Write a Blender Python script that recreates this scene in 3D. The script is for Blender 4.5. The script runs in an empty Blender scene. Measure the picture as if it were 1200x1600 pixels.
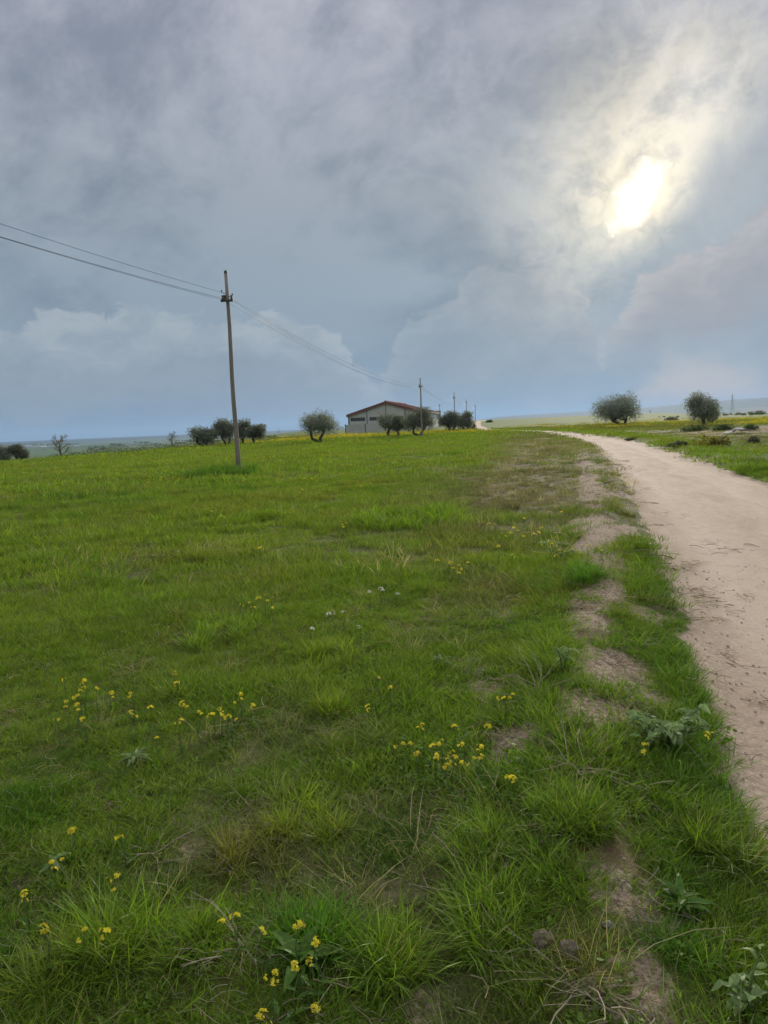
import bpy, math, random
import numpy as np
from mathutils import Vector, Matrix

# ------------------------------------------------------------------ camera, sky, sun, exposure
SC = bpy.context.scene
COL = SC.collection
R_ = math.radians
IW, IH, FPX, CAMZ = 1200.0, 1600.0, 1155.0, 1.6
PITCH, ROLL = math.atan(135 / FPX), R_(2.4)
_F = np.array([0, math.cos(PITCH), -math.sin(PITCH)])
_R0 = np.array([1.0, 0, 0]); _U0 = np.cross(_R0, _F)
_R = _R0 * math.cos(ROLL) - _U0 * math.sin(ROLL)
_U = _U0 * math.cos(ROLL) + _R0 * math.sin(ROLL)
cam_d = bpy.data.cameras.new('camera'); cam = bpy.data.objects.new('camera', cam_d); COL.objects.link(cam)
cam_d.sensor_fit = 'VERTICAL'; cam_d.sensor_height = 36.0; cam_d.lens = FPX / IH * 36.0
cam_d.clip_start = 0.05; cam_d.clip_end = 60000
M = Matrix.Identity(4)
for i in range(3):
    M[i][0], M[i][1], M[i][2] = _R[i], _U[i], -_F[i]
M[2][3] = CAMZ
cam.matrix_world = M
SC.camera = cam

SUN_EL, SUN_AZ = R_(14.55), R_(19.2)
SUNV = (math.cos(SUN_EL) * math.sin(SUN_AZ), math.cos(SUN_EL) * math.cos(SUN_AZ), math.sin(SUN_EL))
SUN_STRENGTH, EXPOSURE = 2.4, 0.60
HAZE_DENSITY = 0.00007


class G:
    """small helper round a node tree: every method returns an output socket"""
    def __init__(s, nt): s.nt = nt
    def n(s, t, **kw):
        nd = s.nt.nodes.new(t)
        for k, v in kw.items(): setattr(nd, k, v)
        return nd
    def put(s, sock, v):
        if hasattr(v, 'is_linked') or isinstance(v, bpy.types.NodeSocket): s.nt.links.new(v, sock)
        elif isinstance(v, (int, float)):
            try: sock.default_value = v
            except Exception: sock.default_value = (v, v, v, 1)[:len(sock.default_value)]
        else:
            v = tuple(v)
            L = len(sock.default_value)
            sock.default_value = (v + (1,))[:L] if len(v) < L else v[:L]
    def m(s, op, a, b=0.0, c=None, clamp=False):
        nd = s.n('ShaderNodeMath', operation=op, use_clamp=clamp)
        s.put(nd.inputs[0], a); s.put(nd.inputs[1], b)
        if c is not None: s.put(nd.inputs[2], c)
        return nd.outputs[0]
    def add(s, a, b): return s.m('ADD', a, b)
    def sub(s, a, b): return s.m('SUBTRACT', a, b)
    def mul(s, a, b): return s.m('MULTIPLY', a, b)
    def div(s, a, b): return s.m('DIVIDE', a, b)
    def vm(s, op, a, b=(0, 0, 0)):
        nd = s.n('ShaderNodeVectorMath', operation=op)
        s.put(nd.inputs[0], a)
        if op == 'SCALE': s.put(nd.inputs[3], b)
        else: s.put(nd.inputs[1], b)
        return nd.outputs[1] if op in ('DOT_PRODUCT', 'LENGTH', 'DISTANCE') else nd.outputs[0]
    def xyz(s, x, y, z):
        nd = s.n('ShaderNodeCombineXYZ')
        for i, v in enumerate((x, y, z)): s.put(nd.inputs[i], v)
        return nd.outputs[0]
    def sep(s, v):
        nd = s.n('ShaderNodeSeparateXYZ'); s.put(nd.inputs[0], v); return nd.outputs
    def smooth(s, v, lo, hi, a=0.0, b=1.0):
        nd = s.n('ShaderNodeMapRange', interpolation_type='SMOOTHSTEP')
        s.put(nd.inputs[0], v)
        if lo > hi: lo, hi, a, b = hi, lo, b, a
        for i, q in enumerate((lo, hi, a, b)): nd.inputs[i + 1].default_value = q
        return nd.outputs[0]
    def lin(s, v, lo, hi, a=0.0, b=1.0):
        nd = s.n('ShaderNodeMapRange'); s.put(nd.inputs[0], v)
        for i, q in enumerate((lo, hi, a, b)): nd.inputs[i + 1].default_value = q
        return nd.outputs[0]
    def mix(s, f, a, b, blend='MIX'):
        nd = s.n('ShaderNodeMix', data_type='RGBA', blend_type=blend)
        s.put(nd.inputs[0], f); s.put(nd.inputs[6], a); s.put(nd.inputs[7], b)
        return nd.outputs[2]
    def noise(s, vec, scale, detail=4.0, rough=0.55, dist=0.0, color=False):
        nd = s.n('ShaderNodeTexNoise'); s.put(nd.inputs['Vector'], vec)
        nd.inputs['Scale'].default_value = scale; nd.inputs['Detail'].default_value = detail
        nd.inputs['Roughness'].default_value = rough; nd.inputs['Distortion'].default_value = dist
        return nd.outputs['Color' if color else 'Fac']
    def ramp(s, f, stops):
        nd = s.n('ShaderNodeValToRGB'); s.put(nd.inputs[0], f)
        cr = nd.color_ramp
        while len(cr.elements) < len(stops): cr.elements.new(0.5)
        for e, (p, c) in zip(cr.elements, stops): e.position = p; e.color = (*c, 1) if len(c) == 3 else c
        return nd.outputs[0]
    def attr(s, name, kind='GEOMETRY', out='Fac'):
        nd = s.n('ShaderNodeAttribute', attribute_name=name, attribute_type=kind); return nd.outputs[out]


# ---- sky: Nishita air seen through the gaps of a broken, overcast cloud deck with the sun behind it
world = bpy.data.worlds.new('World'); SC.world = world; world.use_nodes = True
wt = world.node_tree; wt.nodes.clear(); g = G(wt)
D = g.n('ShaderNodeTexCoord').outputs['Generated']
D = g.vm('NORMALIZE', D)
dx, dy, dz = g.sep(D)
el = g.mul(g.m('ARCSINE', dz), 180 / math.pi)             # degrees
az = g.mul(g.m('ARCTAN2', dx, dy), 180 / math.pi)
# the high cloud deck: broad soft masses, drawn out on a slant, with finer wisps over them
mpd = g.n('ShaderNodeMapping'); g.put(mpd.inputs['Vector'], g.xyz(g.mul(az, 0.0175), g.mul(el, 0.0175), g.mul(dy, 0.15)))
mpd.inputs['Rotation'].default_value = (0, 0, R_(-32)); mpd.inputs['Scale'].default_value = (1.0, 1.35, 1)
Pd = mpd.outputs[0]
warp = g.vm('SCALE', g.vm('SUBTRACT', g.noise(Pd, 2.6, 2, 0.5, color=True), (0.5, 0.5, 0.5)), 0.26)
Pw = g.vm('ADD', Pd, warp)
n1 = g.noise(Pw, 2.9, 6, 0.58)
n2 = g.noise(g.vm('ADD', Pw, (7.3, 2.1, 0)), 11.0, 5, 0.66)
nA = g.add(g.mul(n1, 0.68), g.mul(n2, 0.32))
SKS = 0.665
def kc(c): return tuple(v * SKS for v in c)
deck_lo = g.ramp(g.lin(el, 0, 90), [(0.0, kc((0.185, 0.28, 0.40))), (0.07, kc((0.195, 0.27, 0.345))), (0.18, kc((0.185, 0.235, 0.295))), (0.32, kc((0.25, 0.28, 0.35))), (1.0, (0.66, 0.68, 0.74))])
deck_hi = g.ramp(g.lin(el, 0, 90), [(0.0, kc((0.225, 0.325, 0.43))), (0.07, kc((0.255, 0.34, 0.42))), (0.18, kc((0.32, 0.37, 0.43))), (0.32, kc((0.475, 0.485, 0.565))), (1.0, (1.0, 1.0, 1.03))])
deck = g.mix(g.smooth(nA, 0.37, 0.61), deck_lo, deck_hi)
# cumulus heaps low over the horizon
Q = g.xyz(g.mul(az, 0.062), g.mul(el, 0.105), 0.0)
qw = g.vm('SCALE', g.vm('SUBTRACT', g.noise(Q, 3.0, 2, 0.6, color=True), (0.5, 0.5, 0.5)), 0.55)
Qw = g.vm('ADD', Q, qw)
bill = g.noise(Qw, 1.9, 5, 0.62)
# heap tops by bearing (degrees): a long bank on the left, a faint one in the middle, a heaped one on the right
TOPS = [(-60, 7.5), (-40, 8.6), (-27.5, 8.0), (-21, 8.4), (-14.6, 8.7), (-8, 9.1), (-4.4, 8.3), (-1.6, 5.6), (0.3, 3.6), (2.2, 8.0), (7.4, 11.0), (14.0, 11.4), (15.4, 8.6), (16.6, 4.6), (17.6, 6.8), (19.5, 10.0), (22, 12.2), (25, 12.0), (27, 13.2), (32, 13.0), (45, 9), (60, 10)]
tn_ = g.lin(az, -60, 60)
top = g.mul(g.ramp(tn_, [((q + 60) / 120, (e / 20,) * 3) for q, e in TOPS]), 20.0)
dens = g.ramp(tn_, [(0.0, (.85,) * 3), (0.49, (.85,) * 3), (0.52, (.5,) * 3), (0.62, (.45,) * 3), (0.65, (.85,) * 3), (1.0, (.85,) * 3)])
puff = g.noise(Qw, 4.6, 5, 0.6)
depth = g.add(g.sub(top, el), g.add(g.mul(g.sub(bill, 0.5), 7.0), g.mul(g.sub(puff, 0.5), 5.0)))
cumA = g.mul(g.smooth(depth, 0.0, 0.8), g.smooth(g.add(depth, g.mul(g.sub(bill, 0.5), 9.0)), 10.0, 4.5, 0.3, 1.0))
cshade = g.noise(g.vm('ADD', Qw, (0.02, -0.05, 3.0)), 3.4, 4, 0.62)
lit = g.m('MULTIPLY', g.smooth(depth, 4.5, 0.2, 0.35, 1.0), g.smooth(cshade, 0.32, 0.62, 0.45, 1.0))
cumC = g.mix(lit, kc((0.23, 0.29, 0.355)), kc((0.40, 0.455, 0.50)))
cumC = g.mix(g.smooth(az, 0, 24), cumC, g.mix(lit, kc((0.235, 0.265, 0.325)), kc((0.42, 0.41, 0.435))))
low = g.sub(1.0, g.mul(g.smooth(az, 12, 17), g.smooth(el, 6.5, 2.5)))
sky = g.mix(g.mul(g.mul(cumA, dens), low), deck, cumC)
# clear air between the heaps, low down: bluer
gap = g.mul(g.smooth(el, 8.0, 1.0), g.smooth(g.noise(Q, 1.1, 3, 0.5), 0.40, 0.62))
gap = g.mul(gap, g.sub(1.0, g.mul(cumA, 0.9)))
nis = g.n('ShaderNodeTexSky', sky_type='NISHITA', sun_disc=False, sun_elevation=SUN_EL, sun_rotation=SUN_AZ, air_density=1.2, dust_density=1.5)
air = g.mix(0.85, g.vm('SCALE', nis.outputs[0], 0.045), kc((0.14, 0.235, 0.41)))
sky = g.mix(g.mul(gap, 0.75), sky, air)
# the sun behind thin cloud: a wide warm veil and a small torn bright hole
ang = g.mul(g.m('ARCCOSINE', g.m('MINIMUM', g.vm('DOT_PRODUCT', D, SUNV), 0.99999)), 180 / math.pi)
du = g.sub(az, math.degrees(SUN_AZ)); dv = g.sub(el, math.degrees(SUN_EL))
along = g.add(g.mul(du, 0.70), g.mul(dv, 0.71)); across = g.sub(g.mul(du, 0.71), g.mul(dv, 0.70))
hn = g.noise(D, 30.0, 4, 0.65, 0.5)
hn2 = g.noise(D, 11.0, 4, 0.62, 0.6)
r2 = g.m('SQRT', g.add(g.m('POWER', g.div(along, 1.5), 2.0), g.m('POWER', g.div(across, 1.1), 2.0)))
hole = g.smooth(g.add(g.add(r2, g.mul(g.sub(hn, 0.5), 3.6)), g.mul(g.m('MAXIMUM', across, 0.0), 0.5)), 1.95, -0.1)
veil1 = g.m('EXPONENT', g.mul(ang, -0.5))
sh = g.m('SQRT', g.add(g.m('POWER', g.div(g.sub(along, 3.0), 9.5), 2.0), g.m('POWER', g.div(g.add(across, 1.8), 6.5), 2.0)))
lee = g.smooth(g.add(across, g.mul(g.sub(hn2, 0.5), 7.0)), 4.2, 0.4, 0.12, 1.0)      # a denser bank cuts the glow off on the lower right
veil2 = g.mul(g.m('EXPONENT', g.mul(g.mul(sh, sh), -1.0)), g.mul(g.smooth(g.add(g.mul(hn2, .6), g.mul(hn, .4)), 0.34, 0.62, 0.32, 1.0), lee))
veil3 = g.mul(g.m('EXPONENT', g.mul(ang, -0.085)), g.smooth(nA, 0.35, 0.65, 0.45, 1.0))
sky = g.vm('ADD', sky, g.vm('SCALE', (0.125, 0.11, 0.085), veil3))
sky = g.vm('ADD', sky, g.vm('SCALE', (0.36, 0.30, 0.185), veil2))
sky = g.vm('ADD', sky, g.vm('SCALE', (0.62, 0.47, 0.20), g.mul(veil1, g.mul(lee, g.smooth(hn, 0.3, 0.65, 0.4, 1.0)))))
sky = g.vm('ADD', sky, g.vm('SCALE', (1.2, 1.05, 0.75), hole))
# below the horizon: dull earth bounce
sky = g.mix(g.smooth(el, 0.0, -2.0), sky, (0.16, 0.19, 0.17))
bg = g.n('ShaderNodeBackground'); g.put(bg.inputs[0], g.vm('SCALE', sky, 10.0)); bg.inputs[1].default_value = 0.1
wo = g.n('ShaderNodeOutputWorld'); wt.links.new(bg.outputs[0], wo.inputs[0])
try:
    world.cycles.sampling_method = 'MANUAL'; world.cycles.sample_map_resolution = 512
except Exception: pass

sun_d = bpy.data.lights.new('sun', 'SUN'); sun = bpy.data.objects.new('sun', sun_d); COL.objects.link(sun)
sun_d.energy = SUN_STRENGTH; sun_d.angle = R_(10); sun_d.color = (1.0, 0.92, 0.78)
sun.rotation_euler = Vector(SUNV).to_track_quat('Z', 'Y').to_euler()
sun.location = (20, 60, 40)

vs = SC.view_settings
vs.view_transform = 'Standard'; vs.look = 'None'; vs.exposure = EXPOSURE; vs.gamma = 1.0; vs.use_curve_mapping = False
SC.render.engine = 'CYCLES'
cy = SC.cycles
cy.max_bounces = 5; cy.diffuse_bounces = 2; cy.glossy_bounces = 2; cy.transmission_bounces = 4; cy.volume_bounces = 0
cy.transparent_max_bounces = 6; cy.caustics_reflective = False; cy.caustics_refractive = False
cy.use_adaptive_sampling = True; cy.adaptive_threshold = 0.012; cy.use_denoising = True; cy.sample_clamp_indirect = 4.0

# ------------------------------------------------------------------ numeric helpers
rng = np.random.default_rng(7)
random.seed(7)

def ss(v, lo, hi):
    t = np.clip((np.asarray(v, float) - lo) / (hi - lo), 0, 1); return t * t * (3 - 2 * t)

def _hash(ix, iy, seed):
    with np.errstate(over='ignore'):
        h = (ix.astype(np.int64) * 374761393 + iy.astype(np.int64) * 668265263 + seed * 974634777) & 0xffffffff
        h = ((h ^ (h >> 13)) * 1274126177) & 0xffffffff
        h = (h ^ (h >> 16)) & 0xffffffff
    return h / 4294967295.0

def vnoise(x, y, seed=0):
    x = np.asarray(x, float); y = np.asarray(y, float)
    ix = np.floor(x); iy = np.floor(y); fx = x - ix; fy = y - iy
    fx = fx * fx * (3 - 2 * fx); fy = fy * fy * (3 - 2 * fy)
    a = _hash(ix, iy, seed); b = _hash(ix + 1, iy, seed); c = _hash(ix, iy + 1, seed); d = _hash(ix + 1, iy + 1, seed)
    return (a * (1 - fx) + b * fx) * (1 - fy) + (c * (1 - fx) + d * fx) * fy

def fbm(x, y, oct=4, seed=0, rough=0.5):
    v = 0; amp = 1; tot = 0
    for o in range(oct):
        v = v + amp * vnoise(np.asarray(x) * 2 ** o + 17.3 * o, np.asarray(y) * 2 ** o - 9.1 * o, seed + o); tot += amp; amp *= rough
    return v / tot

# ------------------------------------------------------------------ the lie of the land
EDGE = [(-1.2, -30), (-0.4, -12), (0.35, -5), (0.85, -1), (1.04, 0.8), (1.28, 2.57), (1.42, 3.11), (1.64, 3.83), (2.0, 4.95), (2.39, 6.19), (3.28, 9.07), (4.74, 14.1),
        (7.21, 23.25), (11.6, 40.8), (14.87, 57.5), (18.2, 80.5), (19.2, 100), (18.0, 128), (20.0, 165), (29.0, 240), (40.5, 300), (60, 380), (90, 480)]
def catmull(pts, k=5):
    P = np.array([pts[0]] + pts + [pts[-1]], float); out = []
    for i in range(1, len(P) - 2):
        for t in np.linspace(0, 1, k, endpoint=False):
            p0, p1, p2, p3 = P[i - 1], P[i], P[i + 1], P[i + 2]
            out.append(0.5 * (2 * p1 + (p2 - p0) * t + (2 * p0 - 5 * p1 + 4 * p2 - p3) * t * t + (3 * p1 - p0 - 3 * p2 + p3) * t ** 3))
    out.append(P[-2]); return np.array(out)
EP = catmull(EDGE, 4)
ROADW = 3.2

def edge_dist(x, y):
    """signed distance to the road's field-side edge: + into the field, - across the road"""
    x = np.asarray(x, float); y = np.asarray(y, float)
    best = np.full(x.shape, 1e18); sgn = np.ones(x.shape)
    for a, b in zip(EP[:-1], EP[1:]):
        d = b - a; L2 = d @ d
        t = np.clip(((x - a[0]) * d[0] + (y - a[1]) * d[1]) / L2, 0, 1)
        ex = x - a[0] - t * d[0]; ey = y - a[1] - t * d[1]
        q = ex * ex + ey * ey
        m = q < best
        cr = d[0] * (y - a[1]) - d[1] * (x - a[0])
        sgn = np.where(m, np.where(cr > 0, 1.0, -1.0), sgn); best = np.where(m, q, best)
    return sgn * np.sqrt(best)

def jit(x, y):
    return 0.16 * (fbm(x / 0.55, y / 0.8, 3, 31) - 0.5) * 2 + 0.10 * (fbm(x / 0.12, y / 0.16, 2, 37) - 0.5) * 2

def height(x, y, s=None):
    x = np.asarray(x, float); y = np.asarray(y, float)
    if s is None: s = edge_dist(x, y)
    r = np.hypot(x, y)
    h = 0.22 * (fbm(x / 14, y / 14, 3, 3) - 0.5) * ss(r, 5, 30) + 0.05 * (fbm(x / 1.6, y / 1.6, 3, 5) - 0.5) + 0.03 * (fbm(x / 0.35, y / 0.35, 3, 8) - 0.5) * ss(-r, -25, -12)
    near = 1 - ss(y, 60, 110)
    inroad = ss(-s, -0.05, 0.35) * (1 - ss(-s, ROADW - 0.15, ROADW + 0.35))
    h = h * (1 - 0.75 * inroad)
    h = h - 0.10 * inroad * near
    # worn wheel tracks
    for c in (0.75, 2.3): h = h - 0.045 * np.exp(-((-s - c) / 0.28) ** 2) * near
    # the low bank of earth along the field side
    bank = np.exp(-((s - 0.62) / 0.34) ** 2) * (0.55 + 0.9 * fbm(x / 0.9 + 5, y / 1.3, 3, 12))
    h = h + 0.12 * bank * (1 - ss(y, 25, 60)) * ss(r, 1.0, 2.4)
    h = h + 0.08 * np.exp(-((-s - ROADW - 0.8) / 0.5) ** 2) * near
    h = h + 0.55 * np.exp(-((y - 58) / 8.0) ** 2) * ss(-s - ROADW, 3, 9) * (0.35 + 1.3 * (fbm(x / 4, y / 3, 4, 14) - 0.2)) * (x > 8)
    # the field tips off to a valley on the left
    xe = np.interp(y, [-200, 0, 58, 100, 160, 260, 600], [-140, -50, -26.5, -12.5, -17, -26, -60])
    dl = np.maximum(xe - x, 0)
    drop = 17 * ss(dl, -40, 260) - 17 * ss(0, -40, 260)
    drop = np.where(dl > 0, drop, 0)
    ang = x / np.maximum(y, 1)
    rise = 2.15 * ss(y, 125, 320) * ss(ang, -0.01, 0.09) * (1 - ss(ang, 0.34, 0.5))
    fall = 4.0 * ss(y, 300, 900) * ss(x, 40, 200) + 30 * ss(r, 420, 1500) * ss(-ang, -0.42, -0.1) + 14 * ss(r, 900, 3000) * ss(ang, 0.1, 0.42)
    h = h + rise - drop - fall * (dl <= 0) - np.where(dl > 0, 13 * ss(r, 500, 1800), 0)
    h = h - 14 * ss(r, 2500, 6000)
    # far ridge
    az_ = np.degrees(np.arctan2(x, y))
    ridge = np.interp(az_, [-180, -60, -30, -8, 6, 9, 14, 20, 27, 40, 70, 180], [0, 10, 6, 2, 14, 70, 84, 100, 135, 180, 110, 0])
    ridge = ridge * (0.86 + 0.28 * fbm(az_ / 6.0, az_ * 0 + 2, 4, 44))
    h = h + (ridge + 25) * ss(r, 6000, 9500)
    return h

def ground_hit(px, py, lift=0.0):
    d = _F * FPX + _R * (px - IW / 2) - _U * (py - IH / 2); d = d / np.linalg.norm(d)
    t = np.concatenate([np.linspace(1, 60, 1200), np.geomspace(60, 9000, 3000)])
    z = CAMZ + d[2] * t - height(d[0] * t, d[1] * t) - lift
    i = np.argmax(z < 0)
    if not (z < 0).any(): i = len(t) - 1
    t0, t1, z0, z1 = t[max(i - 1, 0)], t[i], z[max(i - 1, 0)], z[i]
    tt = t0 + (t1 - t0) * (z0 / (z0 - z1) if z0 != z1 else 0)
    x, y = d[0] * tt, d[1] * tt
    return np.array([x, y, float(height(np.array([x]), np.array([y]))[0])])

def at_depth(px, Y):
    """ground point on the bearing of a photo column at a chosen distance north"""
    py = 690.0 - 0.0419 * px
    d = _F * FPX + _R * (px - IW / 2) - _U * (py - IH / 2)
    x = d[0] / d[1] * Y
    return np.array([x, Y, float(height(np.array([x]), np.array([float(Y)]))[0])])

def zone_maps(x, y, s):
    """what covers the ground: each 0..1"""
    r = np.hypot(x, y)
    j = jit(x, y) * (1 + ss(r, 10, 60) * 1.5)
    road = ss(-(s + j), -0.05, 0.10) * (1 - ss(-(s + j), ROADW - 0.1, ROADW + 0.15))
    n = fbm(x / 0.7, y / 0.9, 4, 21); n2 = fbm(x / 0.22, y / 0.26, 3, 25)
    strip = np.exp(-((s - 0.52 - 0.012 * y) / (0.24 + 0.004 * y)) ** 2) * (1 - ss(y, 26, 45))
    soil = ss(strip * (0.40 + 0.22 * ss(y, 2.6, 3.6) + 0.14 * ss(y, 5, 9)) + (n - 0.5) * 1.1 + (n2 - 0.5) * 0.7, 0.36, 0.60)
    for bx, by, br, k in SOIL:
        q = np.hypot((x - bx), (y - by) * 0.62) / br
        soil = np.maximum(soil, k * ss(-(q + (n2 - 0.5) * 1.3 + (n - .5) * .8), -1.1, -0.65))
    soil = np.maximum(soil, 0.7 * ss(fbm(x / 0.4 + 40, y / 0.4, 4, 71), 0.70, 0.80) * (1 - ss(y, 7, 12)))
    soil = soil * (1 - road) * (s > 0)
    dry = np.exp(-((s - 1.9 - .014 * y) / (1.9 + .016 * y)) ** 2) * ss(y, 7, 15) * (1 - ss(y, 65, 95)) * ss(fbm(x / 1.8, y / 3.0, 3, 51), 0.15, 0.42)
    dry = np.maximum(dry, 0.6 * ss(fbm(x / 0.8, y / 0.9, 4, 52), 0.58, 0.74) * (1 - ss(y, 14, 24)) * (0.35 + 0.65 * (1 - ss(s, 1.5, 3.0))))
    dry = np.maximum(dry, 0.7 * np.exp(-((s - 0.12) / 0.3) ** 2) * ss(y, 8.5, 14))
    moss = np.exp(-((s - 0.75) / 0.5) ** 2) * ss(fbm(x / 0.35, y / 0.4, 3, 61), 0.56, 0.66) * (1 - ss(y, 7, 11)) * (s > .15)
    left_y = ss(y, 90, 104) * (1 - ss(y, 138, 160)) * ss(s, 1.0, 4.0) * ss(x, -40, -14)
    right_y = ss(-s - ROADW, 1.5, 6) * ss(y, 70, 92) * (1 - ss(y, 135, 175))
    yellow = np.maximum(left_y * 0.55 * ss(fbm(x / 9, y / 6, 3, 81), 0.36, 0.62), right_y * 0.5 * ss(fbm(x / 11, y / 7, 3, 83), 0.48, 0.68))
    plough = ss(-s - ROADW, 2.2, 5.5) * ss(y, 40, 48) * (1 - ss(y, 66, 76)) * ss(fbm(x / 5, y / 2.5, 4, 85), 0.34, 0.52) * ss(x, 14, 20)
    rub = ss(-s - ROADW, 1.0, 3.0) * ss(y, 22, 34) * (1 - ss(y, 80, 100))
    return dict(road=road, soil=soil, dry=dry, moss=moss * (1 - road), yellow=yellow, plough=plough, rub=rub)

SOIL = []
_soil_px = [(985, 1065, 0.25, 1), (1000, 1090, .22, 1), (945, 1080, .17, 1), (935, 1130, .10, .8), (960, 1390, 0.085, 1), (965, 1340, .075, .9), (955, 1440, .07, .8), (955, 895, 0.38, .9), (940, 830, 0.5, .9), (945, 775, 0.6, .9), (930, 930, .22, .7), (925, 735, .8, .7), (760, 1085, 0.13, .9), (805, 1180, 0.14, .9),
            (660, 1565, 0.07, .8), (640, 1300, 0.1, .8), (300, 1325, 0.045, .8), (40, 1370, 0.06, .6), (790, 960, .2, .6), (1000, 960, .2, .8), (880, 1340, .1, .5), (740, 1040, .12, .6)]
for (a, b, c, k) in _soil_px:
    d = _F * FPX + _R * (a - IW / 2) - _U * (b - IH / 2); t = -CAMZ / d[2]
    SOIL.append((d[0] * t, d[1] * t, c, k))

# ------------------------------------------------------------------ object helpers
def tag(o, label=None, cat=None, group=None, kind=None):
    if label: o['label'] = label
    if cat: o['category'] = cat
    if group: o['group'] = group
    if kind: o['kind'] = kind
    return o

def link(name, mesh, parent=None, loc=None):
    o = bpy.data.objects.new(name, mesh); COL.objects.link(o)
    if parent is not None: o.parent = parent
    if loc is not None: o.location = loc
    return o

def empty(name, loc, rz=0.0):
    o = bpy.data.objects.new(name, None); COL.objects.link(o)
    o.location = loc; o.rotation_euler = (0, 0, rz); o.empty_display_size = 0.2
    return o

class MB:
    """mesh builder"""
    def __init__(s): s.v = []; s.f = []; s.t = []
    def face(s, pts, tint=0.5):
        b = len(s.v); s.v += [tuple(map(float, p)) for p in pts]; s.f.append(tuple(range(b, b + len(pts)))); s.t.append(tint)
    def box(s, x0, x1, y0, y1, z0, z1, tint=.5):
        b = len(s.v)
        s.v += [(x0, y0, z0), (x1, y0, z0), (x1, y1, z0), (x0, y1, z0), (x0, y0, z1), (x1, y0, z1), (x1, y1, z1), (x0, y1, z1)]
        for q in ((3, 2, 1, 0), (4, 5, 6, 7), (0, 1, 5, 4), (1, 2, 6, 5), (2, 3, 7, 6), (3, 0, 4, 7)): s.f.append(tuple(b + i for i in q)); s.t.append(tint)
    def prism(s, poly, y0, y1):
        """polygon in xz (counter-clockwise seen from -y) pushed from y0 to y1"""
        n = len(poly); b = len(s.v)
        s.v += [(x, y0, z) for x, z in poly] + [(x, y1, z) for x, z in poly]
        s.f.append(tuple(range(b, b + n))); s.f.append(tuple(range(b + 2 * n - 1, b + n - 1, -1)))
        for i in range(n):
            j = (i + 1) % n; s.f.append((b + j, b + i, b + n + i, b + n + j))
        s.t += [.5] * (n + 2)
    def tube(s, pts, rad, k=6, cap=True, tint=.5):
        pts = [Vector(p) for p in pts]; b = len(s.v); n = len(pts)
        if not hasattr(rad, '__len__'): rad = [rad] * n
        up = Vector((0, 0, 1))
        for i, p in enumerate(pts):
            d = (pts[min(i + 1, n - 1)] - pts[max(i - 1, 0)])
            d = d.normalized() if d.length > 1e-9 else up
            a = d.cross(Vector((0.31, 0.95, 0.07))); a = a.normalized() if a.length > 1e-4 else Vector((1, 0, 0))
            c = d.cross(a).normalized()
            for q in range(k):
                th = 2 * math.pi * q / k
                s.v.append(tuple(p + (a * math.cos(th) + c * math.sin(th)) * rad[i]))
        for i in range(n - 1):
            for q in range(k):
                q2 = (q + 1) % k
                s.f.append((b + i * k + q, b + i * k + q2, b + (i + 1) * k + q2, b + (i + 1) * k + q)); s.t.append(tint)
        if cap:
            s.f.append(tuple(b + q for q in range(k - 1, -1, -1))); s.f.append(tuple(b + (n - 1) * k + q for q in range(k))); s.t += [tint, tint]
    def mesh(s, name, mat, smooth=False, tint=False):
        me = bpy.data.meshes.new(name); me.from_pydata(s.v, [], s.f); me.materials.append(mat)
        if tint:
            a = me.attributes.new('tint', 'FLOAT', 'FACE'); a.data.foreach_set('value', s.t)
        if smooth: me.shade_smooth()
        me.update(); return me
    def build(s, name, mat, parent=None, smooth=False, tint=False, loc=None):
        return link(name, s.mesh(name, mat, smooth, tint), parent, loc)

MATS = {}
def mat(name, fn):
    if name in MATS: return MATS[name]
    m = bpy.data.materials.new(name); m.use_nodes = True; nt = m.node_tree; nt.nodes.clear()
    gg = G(nt); out = gg.n('ShaderNodeOutputMaterial')
    nt.links.new(fn(gg), out.inputs[0]); MATS[name] = m; return m

def principled(gg, col, rough=0.8, bump=None, strength=0.3, dist=0.02, spec=0.3, metal=0.0):
    p = gg.n('ShaderNodeBsdfPrincipled')
    gg.put(p.inputs['Base Color'], col); gg.put(p.inputs['Roughness'], rough)
    p.inputs['Specular IOR Level'].default_value = spec; p.inputs['Metallic'].default_value = metal
    if bump is not None:
        b = gg.n('ShaderNodeBump'); b.inputs['Strength'].default_value = strength; b.inputs['Distance'].default_value = dist
        gg.put(b.inputs['Height'], bump); gg.nt.links.new(b.outputs[0], p.inputs['Normal'])
    return p.outputs[0]

def plain(name, c1, c2, scale=6.0, rough=0.8, bumpk=0.25, spec=0.3, metal=0.0, stretch=None):
    def fn(q):
        co = q.n('ShaderNodeTexCoord').outputs['Object']
        if stretch:
            mp = q.n('ShaderNodeMapping'); q.put(mp.inputs['Vector'], co); mp.inputs['Scale'].default_value = stretch; co = mp.outputs[0]
        n = q.noise(co, scale, 6, 0.62); nb = q.noise(co, scale * 0.21, 4, 0.6)
        f = q.smooth(q.add(q.mul(n, 0.6), q.mul(nb, 0.4)), 0.3, 0.7)
        return principled(q, q.mix(f, c1, c2), rough, n, bumpk, 0.02, spec, metal)
    return mat(name, fn)

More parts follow.
